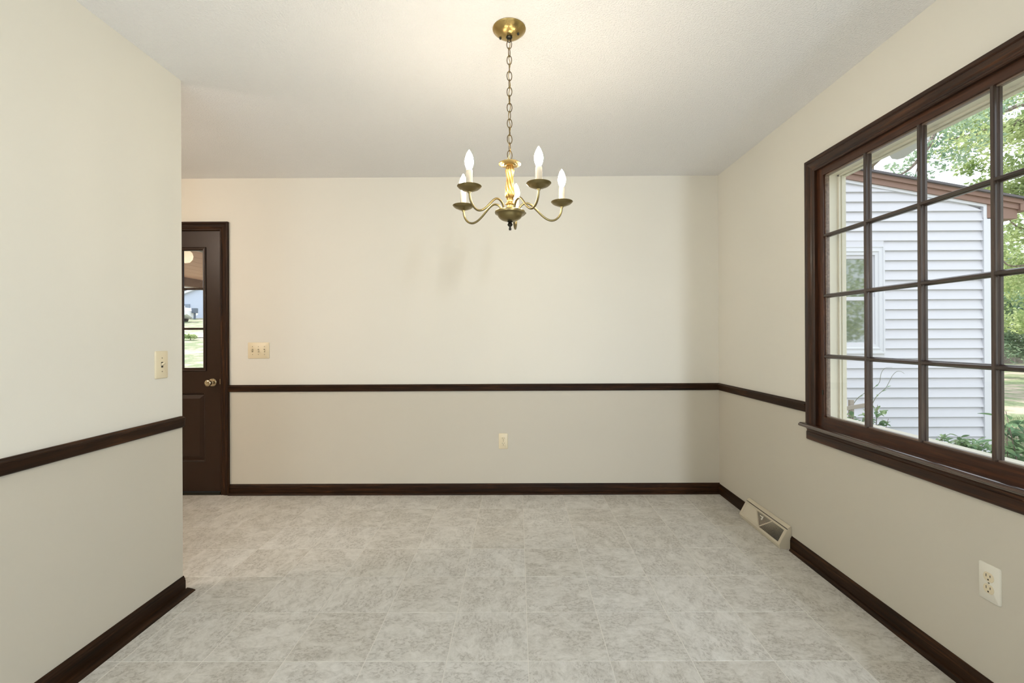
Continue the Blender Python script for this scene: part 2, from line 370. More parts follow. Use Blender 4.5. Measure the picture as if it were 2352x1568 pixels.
# doorway wall behind: return baseboard round the partition end
# ================================================================== DINING WINDOW
win = empty('window_1', (XR, 1.52, 0.7)); tag(win, 'dark-stained wooden window of twenty-four panes in the right wall', 'window', kind='structure')
def wp(mb, name, m, smooth=False, parent=None):
    o = mb.build(name, m, parent or win, smooth)
    if (parent or win) is win: o.location = (-XR, -1.52, -0.7)
    return o
CAS = [(0, 0), (0, 0.007), (0.004, 0.011), (0.010, 0.011), (0.013, 0.0085), (0.020, 0.0085), (0.026, 0.013), (0.036, 0.016), (0.045, 0.0175), (0.048, 0.015), (0.052, 0.0195), (0.064, 0.0195), (0.066, 0.018), (0.066, 0)]
cy0, cy1, cz0, cz1 = WY0+0.008, 2.397, 0.745, 2.058
wp(MB().mitre(CAS, (XR, cy1, cz0), (XR, cy1, cz1), (0, 1, 0), (-1, 0, 0), 0, 1), 'casing', WIN['z'])
wp(MB().mitre(CAS, (XR, cy0, cz0), (XR, cy0, cz1), (0, -1, 0), (-1, 0, 0), 0, 1), 'casing', WIN['z'])
wp(MB().mitre(CAS, (XR, cy0, cz1), (XR, cy1, cz1), (0, 0, 1), (-1, 0, 0), 1, 1), 'casing', WIN['y'])
# stool with rounded nosing, apron
NOS = [(0, 0), (0, 0.036), (0.004, 0.0435), (0.010, 0.047), (0.016, 0.0435), (0.021, 0.036), (0.021, 0)]
st = MB().mitre(NOS, (XR, 0.545, 0.724), (XR, 2.482, 0.724), (0, 0, 1), (-1, 0, 0)); st.box(XR, XR+0.022, WY0+0.004, WY1-0.004, 0.724, 0.745)
wp(st, 'stool', wood('stool_wood', 'y', lin((34, 17, 8)), lin((60, 32, 17)), lin((84, 46, 25)), 0.16, 1.0), True)
APR = [(0, 0), (0, 0.013), (0.004, 0.016), (0.040, 0.016), (0.044, 0.013), (0.052, 0.013), (0.058, 0.018), (0.064, 0.018), (0.064, 0)]
wp(MB().mitre(APR, (XR, 0.568, 0.660), (XR, 2.460, 0.660), (0, 0, 1), (-1, 0, 0)), 'apron', WIN['y'])
# jamb lining
jm = MB(); jm.box(XR, XR+0.060, WY1-0.008, WY1, 0.745, WZ1); jm.box(XR, XR+0.060, WY0, WY0+0.008, 0.745, WZ1); jm.box(XR, XR+0.060, WY0, WY1, WZ1-0.007, WZ1)
wp(jm, 'jamb_lining', WIN['z'])
# sash
SASH = {a: wood('sash_wood_'+a, a, lin((44, 23, 12)), lin((72, 41, 24)), lin((104, 62, 38)), 0.4, 0.15, 0.3) for a in 'xyz'}
SX0, SX1 = XR+0.008, XR+0.036; GY1 = 2.352; PW = 0.2775; GY0 = GY1-6*PW; GZ0, GZ1 = 0.794, 2.022; PH = (GZ1-GZ0)/4
def stile(name, a, b, c, d, ax):
    m = MB(); m.box(SX0, SX1, a, b, c, d); wp(m, name, SASH[ax])
stile('sash_stile', GY1, WY1-0.008, 0.745, WZ1-0.007, 'z'); stile('sash_stile', WY0+0.008, GY0, 0.745, WZ1-0.007, 'z')
stile('sash_rail', GY0, GY1, 0.745, GZ0, 'y'); stile('sash_rail', GY0, GY1, GZ1, WZ1-0.007, 'y')
# glazing beads inside the sash opening (stepped)
bd = MB(); e = 0.006
bd.box(SX0+0.010, SX1, GY1-e, GY1, GZ0, GZ1); bd.box(SX0+0.010, SX1, GY0, GY0+e, GZ0, GZ1); bd.box(SX0+0.010, SX1, GY0, GY1, GZ0, GZ0+e); bd.box(SX0+0.010, SX1, GY0, GY1, GZ1-e, GZ1)
M_bead = wood('window_bead_wood', 'y', lin((104, 88, 76)), lin((140, 122, 108)), lin((160, 144, 130)), 0.4, 0.3)
wp(bd, 'glazing_bead', M_bead)
# muntins: stepped profile, each its own part
def muntin_prof(w): # (t across, x depth)
    h = w/2
    return [(-h*0.45, 0), (-h*0.62, 0.004), (-h*0.62, 0.010), (-h*0.85, 0.013), (-h, 0.017), (-h, 0.026), (h, 0.026), (h, 0.017), (h*0.85, 0.013), (h*0.62, 0.010), (h*0.62, 0.004), (h*0.45, 0)]
mp = muntin_prof(0.021)
M_munt = wood('muntin_wood', 'z', lin((44, 32, 26)), lin((72, 54, 44)), lin((92, 72, 58)), 0.35, 0.4)
M_munty = wood('muntin_wood_y', 'y', lin((36, 25, 20)), lin((58, 42, 34)), lin((80, 60, 48)), 0.35, 0.4)
vm = MB().mitre(mp, (0, 0, GZ0), (0, 0, GZ1), (0, 1, 0), (1, 0, 0))
v0 = None
for i in range(1, 6):
    y = GY1-i*PW
    if v0 is None:
        v0 = vm.build('muntin', M_munt, win); v0.location = (SX0-XR, y-1.52, -0.7)
    else: share(v0, 'muntin', win, (SX0-XR, y-1.52, -0.7))
h0 = None
for j in range(1, 4):
    z = GZ0+j*PH
    if h0 is None:
        h0 = MB().mitre(mp, (0, GY0, 0), (0, GY1, 0), (0, 0, 1), (1, 0, 0)).build('muntin', M_munty, win); h0.location = (SX0-XR+0.0006, -1.52, z-0.7)
    else: share(h0, 'muntin', win, (SX0-XR+0.0006, -1.52, z-0.7))
pn = MB().box(-0.0015, 0.0015, -PW/2+0.006, PW/2-0.006, -PH/2+0.006, PH/2-0.006)
p0 = None
for i in range(6):
    for j in range(4):
        l = (SX1-0.014-XR, GY1-(i+0.5)*PW-1.52, GZ0+(j+0.5)*PH-0.7)
        if p0 is None: p0 = pn.build('pane', M_glass, win); p0.location = l
        else: share(p0, 'pane', win, l)
# outside frame: flat reveal plus stepped brick mould, cream
ext = MB()
def reveal(y, s):   # s=-1: surface faces -y (far jamb)
    steps = [(SX1, 1.626, 0.0), (1.626, 1.633, 0.010), (1.633, 1.643, 0.002), (1.643, 1.655, 0.007), (1.655, 1.668, 0.0)]
    for a, b, dlt in steps: 
        ya, yb = y+s*dlt, y-s*0.05
        ext.box(a, b, min(ya, yb), max(ya, yb), GZ0-0.06, GZ1+0.05)
reveal(GY1-0.006, -1); reveal(GY0+0.006, 1)
for a, b, dlt in [(SX1, 1.626, 0.0), (1.626, 1.633, 0.008), (1.633, 1.650, 0.001), (1.650, 1.672, 0.007)]: ext.box(a, b, GY0+0.006, GY1-0.006, GZ1-0.004-dlt, GZ1+0.05)
ext.box(SX1, 1.70, GY0-0.04, GY1+0.04, GZ0-0.07, GZ0-0.012)
wp(ext, 'exterior_frame', M_vinyl)
# small window latch, seen at the left stile
wp(MB().box(SX0-0.006, SX0, 2.356, 2.361, 0.905, 0.93), 'latch', M_finial)

# ================================================================== BACK DOOR
door = empty('door_1', (DX1, YB, 0)); tag(door, 'dark brown back door with glazed upper lights and a brass knob', 'door', kind='structure')
def dp(mb, name, m, smooth=False):
    o = mb.build(name, m, door, smooth); o.location = (-DX1, -YB, 0); return o
DC = [(0, 0), (0, 0.009), (0.004, 0.013), (0.012, 0.013), (0.016, 0.010), (0.024, 0.014), (0.044, 0.019), (0.050, 0.016), (0.054, 0.020), (0.066, 0.020), (0.066, 0)]
ix1, ix0, iz = -2.287, DX0-0.005, 2.036
dp(MB().mitre(DC, (ix1, YB, 0), (ix1, YB, iz), (1, 0, 0), (0, -1, 0), 0, 1), 'casing', TRM['z'])
dp(MB().mitre(DC, (ix0, YB, 0), (ix0, YB, iz), (-1, 0, 0), (0, -1, 0), 0, 1), 'casing', TRM['z'])
dp(MB().mitre(DC, (ix0, YB, iz), (ix1, YB, iz), (0, 0, 1), (0, -1, 0), 1, 1), 'casing', TRM['x'])
jb = MB(); jb.box(DX1, DX1+0.02, YB, YB+0.12, 0, DZ+0.02); jb.box(DX0-0.02, DX0, YB, YB+0.12, 0, DZ+0.02); jb.box(DX0, DX1, YB, YB+0.12, DZ, DZ+0.02)
dp(jb, 'door_jamb', TRM['z'])
dp(MB().box(DX0, DX1, YB-0.012, YB+0.11, 0, 0.020), 'threshold', M_finial)
FY = YB+0.006; DT = 0.04; sx0, sx1, sz0, sz1 = DX0+0.003, DX1-0.004, 0.024, 2.042
gx0, gx1, gz0, gz1 = -2.928, -2.425, 0.975, 1.888
px0, px1, pz0, pz1 = -2.941, -2.412, 0.252, 0.786; pm = (px0+px1)/2
sl = MB()
sl.box(sx0, gx0, FY, FY+DT, sz0, sz1); sl.box(gx1, sx1, FY, FY+DT, sz0, sz1); sl.box(gx0, gx1, FY, FY+DT, gz1, sz1)
sl.box(gx0, gx1, FY, FY+DT, pz1, gz0); sl.box(gx0, gx1, FY, FY+DT, sz0, pz0); sl.box(gx0, gx1, FY+0.012, FY+DT, pz0, pz1); sl.box(pm-0.045, pm+0.045, FY, FY+DT, pz0, pz1)
dp(sl, 'slab', M_door)
def frame(mb, x0, x1, z0, z1, prof, y):
    # prof t inward, d towards the room
    P = [(-t, d) for t, d in prof]
    mb.mitre(P, (x0, y, z0), (x1, y, z0), (0, 0, -1), (0, -1, 0), 1, 1); mb.mitre(P, (x0, y, z1), (x1, y, z1), (0, 0, 1), (0, -1, 0), 1, 1)
    mb.mitre(P, (x0, y, z0), (x0, y, z1), (-1, 0, 0), (0, -1, 0), 1, 1); mb.mitre(P, (x1, y, z0), (x1, y, z1), (1, 0, 0), (0, -1, 0), 1, 1)
for a, b in ((px0, pm-0.045), (pm+0.045, px1)):
    q = MB(); frame(q, a, b, pz0, pz1, [(0, 0), (0, 0.010), (0.004, 0.014), (0.008, 0.011), (0.014, 0.004), (0.016, 0)], FY+0.012)
    r0 = [(a+0.018, FY+0.012, pz0+0.018), (b-0.018, FY+0.012, pz0+0.018), (b-0.018, FY+0.012, pz1-0.018), (a+0.018, FY+0.012, pz1-0.018)]
    r1 = [(a+0.046, FY+0.001, pz0+0.046), (b-0.046, FY+0.001, pz0+0.046), (b-0.046, FY+0.001, pz1-0.046), (a+0.046, FY+0.001, pz1-0.046)]
    q.loft([r0, r1]); dp(q, 'raised_panel', M_door)
q = MB(); frame(q, gx0-0.022, gx1+0.022, gz0-0.022, gz1+0.022, [(0, 0), (0, 0.007), (0.004, 0.011), (0.010, 0.009), (0.016, 0.010), (0.022, 0.005), (0.026, 0)], FY)
dp(q, 'lite_frame', M_door)
mk = [(-0.008, 0.012), (-0.008, 0.002), (-0.004, -0.003), (0.004, -0.003), (0.008, 0.002), (0.008, 0.012)]
for i in (1, 2): dp(MB().mitre(mk, (gx1-i*(gx1-gx0)/3, FY+0.004, gz0), (gx1-i*(gx1-gx0)/3, FY+0.004, gz1), (1, 0, 0), (0, 1, 0)), 'muntin', M_door)
for z in (1.589, 1.280): dp(MB().mitre(mk, (gx0, FY+0.0045, z), (gx1, FY+0.0045, z), (0, 0, 1), (0, 1, 0)), 'muntin', M_door)
gw, gh = (gx1-gx0)/3, (gz1-gz0)/3
d0 = None
for i in range(3):
    for (za, zb) in ((gz0, 1.280), (1.280, 1.589), (1.589, gz1)):
        m = MB().box(gx0+i*gw+0.003, gx0+(i+1)*gw-0.003, FY+0.018, FY+0.021, za+0.003, zb-0.003); dp(m, 'pane', M_glass)
# knob
kn = MB(); kn.lathe([(0.0, 0), (0.032, 0), (0.032, 0.003), (0.028, 0.008), (0.014, 0.011), (0.010, 0.016), (0.010, 0.030), (0.014, 0.034), (0.022, 0.040), (0.0255, 0.050), (0.024, 0.060), (0.017, 0.065), (0.013, 0.066), (0.011, 0.064), (0.0, 0.064)], (-2.357, FY, 0.865), 28, 'y')
ko = dp(kn, 'door_knob', M_knob, True)
MB().box(-2.3605, -2.3535, FY-0.069, FY-0.062, 0.862, 0.868).build('turn_button', M_knob, ko)
dp(MB().box(DX1-0.0035, DX1+0.003, YB-0.003, YB+0.02, 0.852, 0.892), 'strike_plate', M_knob)
for z in (0.25, 1.05, 1.82):
    dp(MB().lathe([(0.0, 0), (0.007, 0), (0.007, 0.09), (0.0, 0.09)], (DX0-0.001, YB-0.004, z), 12), 'hinge', M_finial)

# ================================================================== OUTLETS AND SWITCHES
def outlet(name, loc, rz, pm, label, w=0.070, h=0.1195, rm=None):
    t = empty(name, loc, rz); tag(t, label, 'outlet', None)
    MB().plate(w, h, 0.0055, 0.006).build('cover_plate', pm, t, True)
    for s in (1, -1):
        zc = s*0.0195; ring = []
        def lobe(k_, y):
            out = []
            for i in range(28):
                a = 2*PI*i/28; x = 0.0172*k_*math.cos(a); z = 0.0172*k_*math.sin(a); z = max(-0.0145*k_, min(0.0145*k_, z*1.0)); out.append((x, y, zc+z))
            return out
        rc = MB().loft([lobe(1, -0.004), lobe(1, -0.0068), lobe(0.94, -0.0078)]).build('receptacle', rm or pm, t, True)
        for dx, hh_ in ((-0.0064, 0.0046), (0.0064, 0.0037)):
            MB().box(dx-0.0011, dx+0.0011, -0.0081, -0.0070, zc+0.0045-hh_, zc+0.0045+hh_).build('slot', M_slot, rc)
        MB().lathe([(0.0, 0.007), (0.0027, 0.007), (0.0027, 0.0081), (0.0, 0.0081)], (0, 0, zc-0.0082), 10, 'y').build('slot', M_slot, rc)
    MB().lathe([(0.0, 0.005), (0.0030, 0.005), (0.0026, 0.0066), (0.0, 0.0069)], (0, 0, 0), 12, 'y').build('screw', M_screw, t, True)
    return t
outlet('wall_outlet', (-0.110, YB, 0.405), 0, M_ivory, 'ivory wall outlet low on the back wall beneath the chair rail')
outlet('wall_outlet', (XR, 1.523, 0.394), -PI/2, M_white_p, 'white-plated wall outlet on the right wall beneath the window', rm=M_ivory, h=0.121)
def switch(name, loc, rz, gang, label, w, h, m=M_ivory):
    t = empty(name, loc, rz); tag(t, label, 'switch')
    MB().plate(w, h, 0.0055, 0.005).build('cover_plate', m, t, True)
    for i in range(gang):
        x = (i-(gang-1)/2)*0.046
        up = (i == 0) if gang > 1 else True
        MB().box(x-0.0056, x+0.0056, -0.0060, -0.0040, -0.0125, 0.0125).build('toggle_slot', M_slot if gang == 1 else M_screw, t)
        s = 1 if up else -1
        tg = MB(); tg.loft([[(x-0.0046, -0.0040, -0.006), (x+0.0046, -0.0040, -0.006), (x+0.0046, -0.0040, 0.006), (x-0.0046, -0.0040, 0.006)],
                            [(x-0.0038, -0.019, s*0.009-0.003), (x+0.0038, -0.019, s*0.009-0.003), (x+0.0038, -0.019, s*0.009+0.003), (x-0.0038, -0.019, s*0.009+0.003)]])
        tg.build('toggle', m, t)
        for z in (0.0302, -0.0302):
            MB().lathe([(0.0, 0.005), (0.0030, 0.005), (0.0026, 0.0066), (0.0, 0.0069)], (x, 0, z), 12, 'y').build('screw', M_screw, t, True)
    return t
switch('light_switch', (-1.994, YB, 1.110), 0, 3, 'ivory three-gang switch plate on the back wall beside the brown door', 0.166, 0.124)
switch('light_switch', (XL, 2.067, 1.090), PI/2, 1, 'single ivory toggle switch on the left wall above the chair rail', 0.073, 0.123)

# ================================================================== FLOOR REGISTER
vt = empty('floor_register', (XR, (VY0+VY1)/2, 0)); tag(vt, 'beige slanted metal heating register on the floor against the right wall', 'vent')
ym = (VY0+VY1)/2; hl = (VY1-VY0)/2
def vb(mb, name, m, smooth=False): return mb.build(name, m, vt, smooth)
# local x=0 is the wall, room side is -x ; local y is along the wall
pr = [(-0.001, 0.001), (-0.066, 0.001), (-0.071, 0.022), (-0.024, 0.108), (-0.021, 0.112), (-0.001, 0.118)]
for s in (-1, 1):
    ya, yb2 = (s*hl, s*(hl-0.0015)); vb(MB().loft([[(x, ya, z) for x, z in pr], [(x, yb2, z) for x, z in pr]]), 'end_cap', M_vent)
bk = MB(); bk.box(-0.004, -0.001, -hl+0.002, hl-0.002, 0.001, 0.114); bk.box(-0.064, -0.004, -hl+0.002, hl-0.002, 0.001, 0.004)
vb(bk, 'inner_housing', M_vent_in)
vb(MB().loft([[(x, -hl+0.002, z) for x, z in [(-0.071, 0.022), (-0.066, 0.001), (-0.064, 0.001), (-0.069, 0.022)]], [(x, hl-0.002, z) for x, z in [(-0.071, 0.022), (-0.066, 0.001), (-0.064, 0.001), (-0.069, 0.022)]]]), 'front_lip', M_vent)
vb(MB().loft([[(x, -hl+0.001, z) for x, z in [(-0.022, 0.1115), (-0.001, 0.1185), (-0.001, 0.1255), (-0.005, 0.127), (-0.022, 0.1155)]], [(x, hl-0.001, z) for x, z in [(-0.022, 0.1115), (-0.001, 0.1185), (-0.001, 0.1255), (-0.005, 0.127), (-0.022, 0.1155)]]]), 'top_flange', M_vent)
A = Vector((-0.071, 0, 0.022)); Bv = Vector((-0.024, 0, 0.108)) - A; Ln = Bv.length; ub = Bv.normalized(); un = Vector((-ub.z, 0, ub.x)); uy = Vector((0, -1, 0)); L = 2*hl-0.003
def FP(a, b, n=0): return A + uy*((a-0.5)*L) + ub*(b*Ln) + un*n     # a 0..1 from the far (corner) end, b 0..1 upwards
fr = MB()
for a0, a1, b0, b1 in ((0, 1, 0, 0.12), (0, 1, 0.88, 1.0), (0, 0.045, 0.12, 0.88), (0.955, 1, 0.12, 0.88)):
    fr.obox(FP((a0+a1)/2, (b0+b1)/2, 0.0005), uy*((a1-a0)/2*L), ub*((b1-b0)/2*Ln), un*0.001)
for (a, b, c_, d_) in ((0.31, 0.88, 0.5, 0.12), (0.69, 0.88, 0.5, 0.12)):
    pA, pB = FP(a, b, 0.0006), FP(c_, d_, 0.0006); dv = (pB-pA); side = dv.normalized().cross(un)
    fr.obox((pA+pB)/2, dv/2, side*0.003, un*0.001)
vb(fr, 'face_frame', M_vent)
def divx(b): return 0.5-0.19*(b-0.12)/0.76     # left divider a at height b
nf = 24
for sgn in (-1, 1):
    for i in range(nf):
        # fins fan slightly: foot on the lower border or the divider, head on the upper border
        head = 0.06+ (0.69-0.06-0.38*0)*0 + i/(nf-1)*(0.30-0.06) if True else 0
        q = i/(nf-1)
        a_top = 0.055+q*(0.302-0.055); a_bot = 0.055+q*(0.490-0.055)
        if sgn > 0: a_top, a_bot = 1-a_top, 1-a_bot
        p0_, p1_ = FP(a_bot, 0.12, -0.002), FP(a_top, 0.88, -0.002); dv = p1_-p0_
        tilt = math.radians(-34)*(1 if sgn < 0 else -1)
        side = dv.normalized().cross(un).normalized()
        wv = (side*math.cos(tilt)+un*math.sin(tilt)); tv = dv.normalized().cross(wv)
        MB().obox((p0_+p1_)/2, dv/2, wv*(0.0042 if sgn < 0 else 0.0017), tv*0.0004).build('fin', M_vent, vt)
for i in range(11):
    b = 0.17+i*0.067; a0 = divx(b)+0.004; a1 = 1-a0
    p0_, p1_ = FP(a0, b, -0.001), FP(a1, b, -0.001)
    MB().obox((p0_+p1_)/2, (p1_-p0_)/2, ub*0.0013, un*0.0012).build('fin', M_vent, vt)
lv = MB(); lv.obox(FP(0.50, 0.68, 0.004), uy*0.003, ub*0.012, un*0.003); lv.obox(FP(0.46, 0.74, 0.003), uy*0.010, ub*0.003, un*0.002)
vb(lv, 'damper_lever', M_white_p)

# ================================================================== CHANDELIER
CX, CY = -0.026, 1.845
ch = empty('chandelier', (CX, CY, ZC)); tag(ch, 'brass five-arm chandelier with lit candle bulbs hanging on a chain from the ceiling', 'chandelier')
def cp(mb, name, m, smooth=True, parent=None): return mb.build(name, m, parent or ch, smooth)
def zz(z): return z-ZC
can = cp(MB().lathe([(0.0, 0), (0.0655, 0), (0.0665, -0.003), (0.0645, -0.007), (0.060, -0.010), (0.054, -0.017), (0.043, -0.025), (0.030, -0.030), (0.015, -0.033), (0.0, -0.0335)], seg=48), 'canopy', M_brass)
for a in (math.radians(-20), math.radians(160)):
    cp(MB().lathe([(0.0, -0.022), (0.0045, -0.022), (0.0045, -0.031), (0.003, -0.034), (0.0, -0.034)], (0.038*math.cos(a), 0.038*math.sin(a), 0), 12), 'screw', M_finial, True, can)
lp = MB().lathe([(0.0, -0.032), (0.012, -0.032), (0.013, -0.036), (0.008, -0.040), (0.0, -0.040)], seg=20)
lp.tube([(0.007*math.cos(t), 0, -0.046+0.009*math.sin(t)) for t in [2*PI*i/16 for i in range(16)]], 0.0014, 6, closed=True)
cp(lp, 'hanging_loop', M_finial)
# chain
ztop, zbot = -0.047, zz(1.918); nl = 15; pitch = (ztop-zbot)/nl
def link_pts(hw, hh_):
    P_ = []
    for i in range(24):
        t = 2*PI*i/24; P_.append((hw*math.cos(t), 0, hh_*math.sin(t)))
    return P_
lk = MB().tube(link_pts(0.0100, 0.0182), 0.00165, 6, closed=True)
l0 = None
for i in range(nl):
    z = ztop-(i+0.5)*pitch; rz = (PI/2 if i % 2 else 0)+random.uniform(-0.35, 0.35)+(0.2 if i > 6 else 0); rot = (random.uniform(-0.05, 0.05), random.uniform(-0.06, 0.06), rz)
    if l0 is None: l0 = cp(lk, 'chain_link', mat('chain_bronze', (0.16, 0.115, 0.05, 1), 0.35, metal=1)); l0.location = (0, 0, z); l0.rotation_euler = rot
    else: share(l0, 'chain_link', ch, (0, 0, z), rot)
wire = [(0.0035*math.sin(i*1.05)+0.001, 0.0030*math.cos(i*0.9), -0.036-(i/60)*(0.036*-1-zz(1.905))*1.0) for i in range(61)]
wire = [(0.0038*math.sin(i*0.62), 0.0034*math.cos(i*0.62), -0.038 + (zz(1.905)+0.038)*i/60) for i in range(61)]
cp(MB().tube(wire, 0.0013, 6), 'cord', M_brass)
# top disc (dished, stepped)
zd = zz(1.894)
cp(MB().lathe([(0.0, 0.014), (0.004, 0.014), (0.006, 0.008), (0.014, 0.006), (0.026, 0.009), (0.038, 0.010), (0.0445, 0.006), (0.0445, 0.003), (0.040, 0.004), (0.038, 0.0015), (0.033, 0.003), (0.030, 0.0), (0.024, 0.002), (0.018, -0.002), (0.013, -0.001), (0.0, -0.001)], (0, 0, zd), 40), 'top_disc', M_brass)
# fluted twisted column
def C(y): return zz(2.024-0.0002886*y + 0.004)
prof = [(0.0, 1085), (0.0125, 1085), (0.0130, 1055), (0.0118, 1020), (0.0165, 1010), (0.0170, 1000), (0.0165, 992), (0.0118, 982), (0.0105, 955), (0.0120, 930), (0.0165, 905), (0.0185, 880), (0.0188, 850), (0.0175, 800), (0.0155, 740), (0.0135, 680), (0.0132, 640), (0.0145, 590), (0.0168, 548), (0.0172, 535), (0.0150, 528), (0.0148, 500), (0.0130, 470), (0.0125, 440), (0.0, 440)]
# refine
pf = []
for (r1, y1), (r2, y2) in zip(prof, prof[1:]):
    for q in range(3): pf.append((r1+(r2-r1)*q/3, y1+(y2-y1)*q/3))
pf.append(prof[-1])
zlo, zhi = C(905), C(545)
def mod(t, z):
    if z < C(1015): return 0
    tw = 0.0
    if zlo-0.02 < z < zhi+0.02: tw = (z-zlo)/(zhi-zlo)*1.6
    if z > zhi: tw = 1.6
    return 0.085*math.cos(8*(t+tw))
cp(MB().lathe([(r, C(y)) for r, y in pf], seg=80, mod=mod), 'column', mat('polished_brass', (0.44, 0.27, 0.085, 1), 0.36, metal=1))
# bowl hub
zb = zz(1.706)
cp(MB().lathe([(0.0, 0.010), (0.030, 0.010), (0.052, 0.006), (0.0595, 0.003), (0.0610, -0.001), (0.0595, -0.006), (0.0520, -0.009), (0.0495, -0.012), (0.0475, -0.018), (0.042, -0.025), (0.033, -0.031), (0.022, -0.035), (0.013, -0.037), (0.0, -0.037)], (0, 0, zb), 48), 'bowl', M_brass_d)
cp(MB().lathe([(0.0, 0), (0.0105, 0), (0.0110, -0.003), (0.0060, -0.006), (0.0085, -0.009), (0.0110, -0.014), (0.0085, -0.019), (0.0040, -0.022), (0.0040, -0.026), (0.0055, -0.031), (0.0045, -0.036), (0.0, -0.037)], (0, 0, zb-0.036), 20), 'finial', M_finial)
# arms
ctrl = [(0.034, 1.707), (0.038, 1.722), (0.046, 1.735), (0.058, 1.743), (0.073, 1.745), (0.090, 1.737), (0.110, 1.719), (0.130, 1.700), (0.150, 1.686), (0.170, 1.680), (0.188, 1.684), (0.203, 1.697), (0.212, 1.715), (0.216, 1.742)]
def catmull(P_, n=4):
    out = []
    for i in range(len(P_)-1):
        p0_, p1_, p2_, p3_ = P_[max(i-1, 0)], P_[i], P_[i+1], P_[min(i+2, len(P_)-1)]
        for q in range(n):
            t = q/n
            out.append(tuple(0.5*((2*b)+(-a+c)*t+(2*a-5*b+4*c-d)*t*t+(-a+3*b-3*c+d)*t**3) for a, b, c, d in zip(p0_, p1_, p2_, p3_)))
    out.append(P_[-1]); return out
path = [(r, 0, zz(z)) for r, z in catmull(ctrl)]
arm_m = MB().tube(path, 0.0043, 10)
ZBB = zz(1.744)
bob = MB().lathe([(0.0, 0.003), (0.010, 0.003), (0.026, 0.006), (0.038, 0.011), (0.0445, 0.0155), (0.0450, 0.0145), (0.040, 0.009), (0.034, 0.0045), (0.032, 0.0045), (0.022, -0.001), (0.010, -0.004), (0.0065, -0.006), (0.0060, -0.010), (0.0, -0.010)], seg=40)
slv = MB().lathe([(0.0, 0.003), (0.0122, 0.003), (0.0122, 0.072), (0.0108, 0.074), (0.0, 0.074)], seg=24)
blb = MB().lathe([(0.0, 0.074), (0.0065, 0.074), (0.0085, 0.078), (0.0125, 0.086), (0.0155, 0.097), (0.0162, 0.106), (0.0145, 0.118), (0.0105, 0.130), (0.0055, 0.140), (0.0020, 0.146), (0.0, 0.148)], seg=24)
a0 = None
for i in range(5):
    ang = math.radians(11.5+72*i)
    x, y = 0.216*math.cos(ang), 0.216*math.sin(ang)
    if a0 is None:
        a0 = cp(arm_m, 'arm', M_brass_d); a0.rotation_euler = (0, 0, ang)
        kids = [bob.build('drip_pan', M_brass_d, a0, True), slv.build('candle_sleeve', M_sleeve, a0, True), blb.build('bulb', M_bulb, a0, True)]
        for kd in kids: kd.location = (0.216, 0, ZBB)
    else:
        a = share(a0, 'arm', ch, (0, 0, 0), (0, 0, ang))
        for kd in kids: share(kd, kd.name.split('.')[0], a, (0.216, 0, ZBB))

# ================================================================== LAMPS OUT OF VIEW
def flush_lamp(x, y, r, label):
    t = empty('ceiling_lamp', (x, y, ZC)); tag(t, label, 'lamp')
    MB().lathe([(0.0, 0), (r, 0), (r, -0.02), (0.0, -0.02)], seg=32).build('lamp_base', M_brass, t, True)
    MB().lathe([(0.0, -0.02), (r*0.95, -0.02), (r*0.92, -0.05), (r*0.7, -0.085), (r*0.4, -0.10), (0.0, -0.105)], seg=32).build('lamp_shade', mat('opal_glass', (0.9, 0.85, 0.75, 1), 0.3, emit=(1, 0.85, 0.65, 1), emit_s=6), t, True)
flush_lamp(-3.1, 1.75, 0.15, 'round flush ceiling lamp in the kitchen behind the left wall')

# ================================================================== OUTDOORS
def sm(a, b, x): x = max(0, min(1, (x-a)/(b-a))); return x*x*(3-2*x)
def gz(x, y):
    right = -0.42
    left = -0.16 + 0.097*max(0, y-19.5)
    k_ = sm(4, -3, x)
    return right*(1-k_)+left*k_
gm = MB(); xs = [-60+i*2.2 for i in range(60)]; ys = [-14+i*1.9 for i in range(62)]
gm.v = [(x, y, gz(x, y)) for y in ys for x in xs]
nx = len(xs)
gm.f = [(j*nx+i, j*nx+i+1, (j+1)*nx+i+1, (j+1)*nx+i) for j in range(len(ys)-1) for i in range(nx-1)]
# keep the lawn out from under the house
def under(f):
    cx_ = sum(gm.v[i][0] for i in f)/4; cy_ = sum(gm.v[i][1] for i in f)/4
    return XK-1 < cx_ < 0.6 and YR+1 < cy_ < YB-1.2
gm.f = [f for f in gm.f if not under(f)]
go = gm.build('lawn', M_grass); tag(go, 'grassy yard outside the window and the door', 'lawn', kind='structure')

# house roof over the room: eave and soffit
rf = empty('house_roof', (XR, 0, ZC)); tag(rf, 'low eave and roof of the house above the dining window', 'roof', kind='structure')
o = MB().box(XK-0.7, 1.96, YR-0.4, 2.80, ZC+0.125, ZC+0.145).build('soffit', M_soffit, rf); o.location = (-XR, 0, -ZC)
q = MB(); q.loft([[(XK-0.8, y, ZC+0.15), (2.02, y, ZC+0.15), (2.02, y, ZC+0.19), (-1.4, y, ZC+1.5), (XK-0.8, y, ZC+0.3)] for y in (YR-0.5, YB+0.2)])
o = q.build('shingles', M_shingle, rf); o.location = (-XR, 0, -ZC)
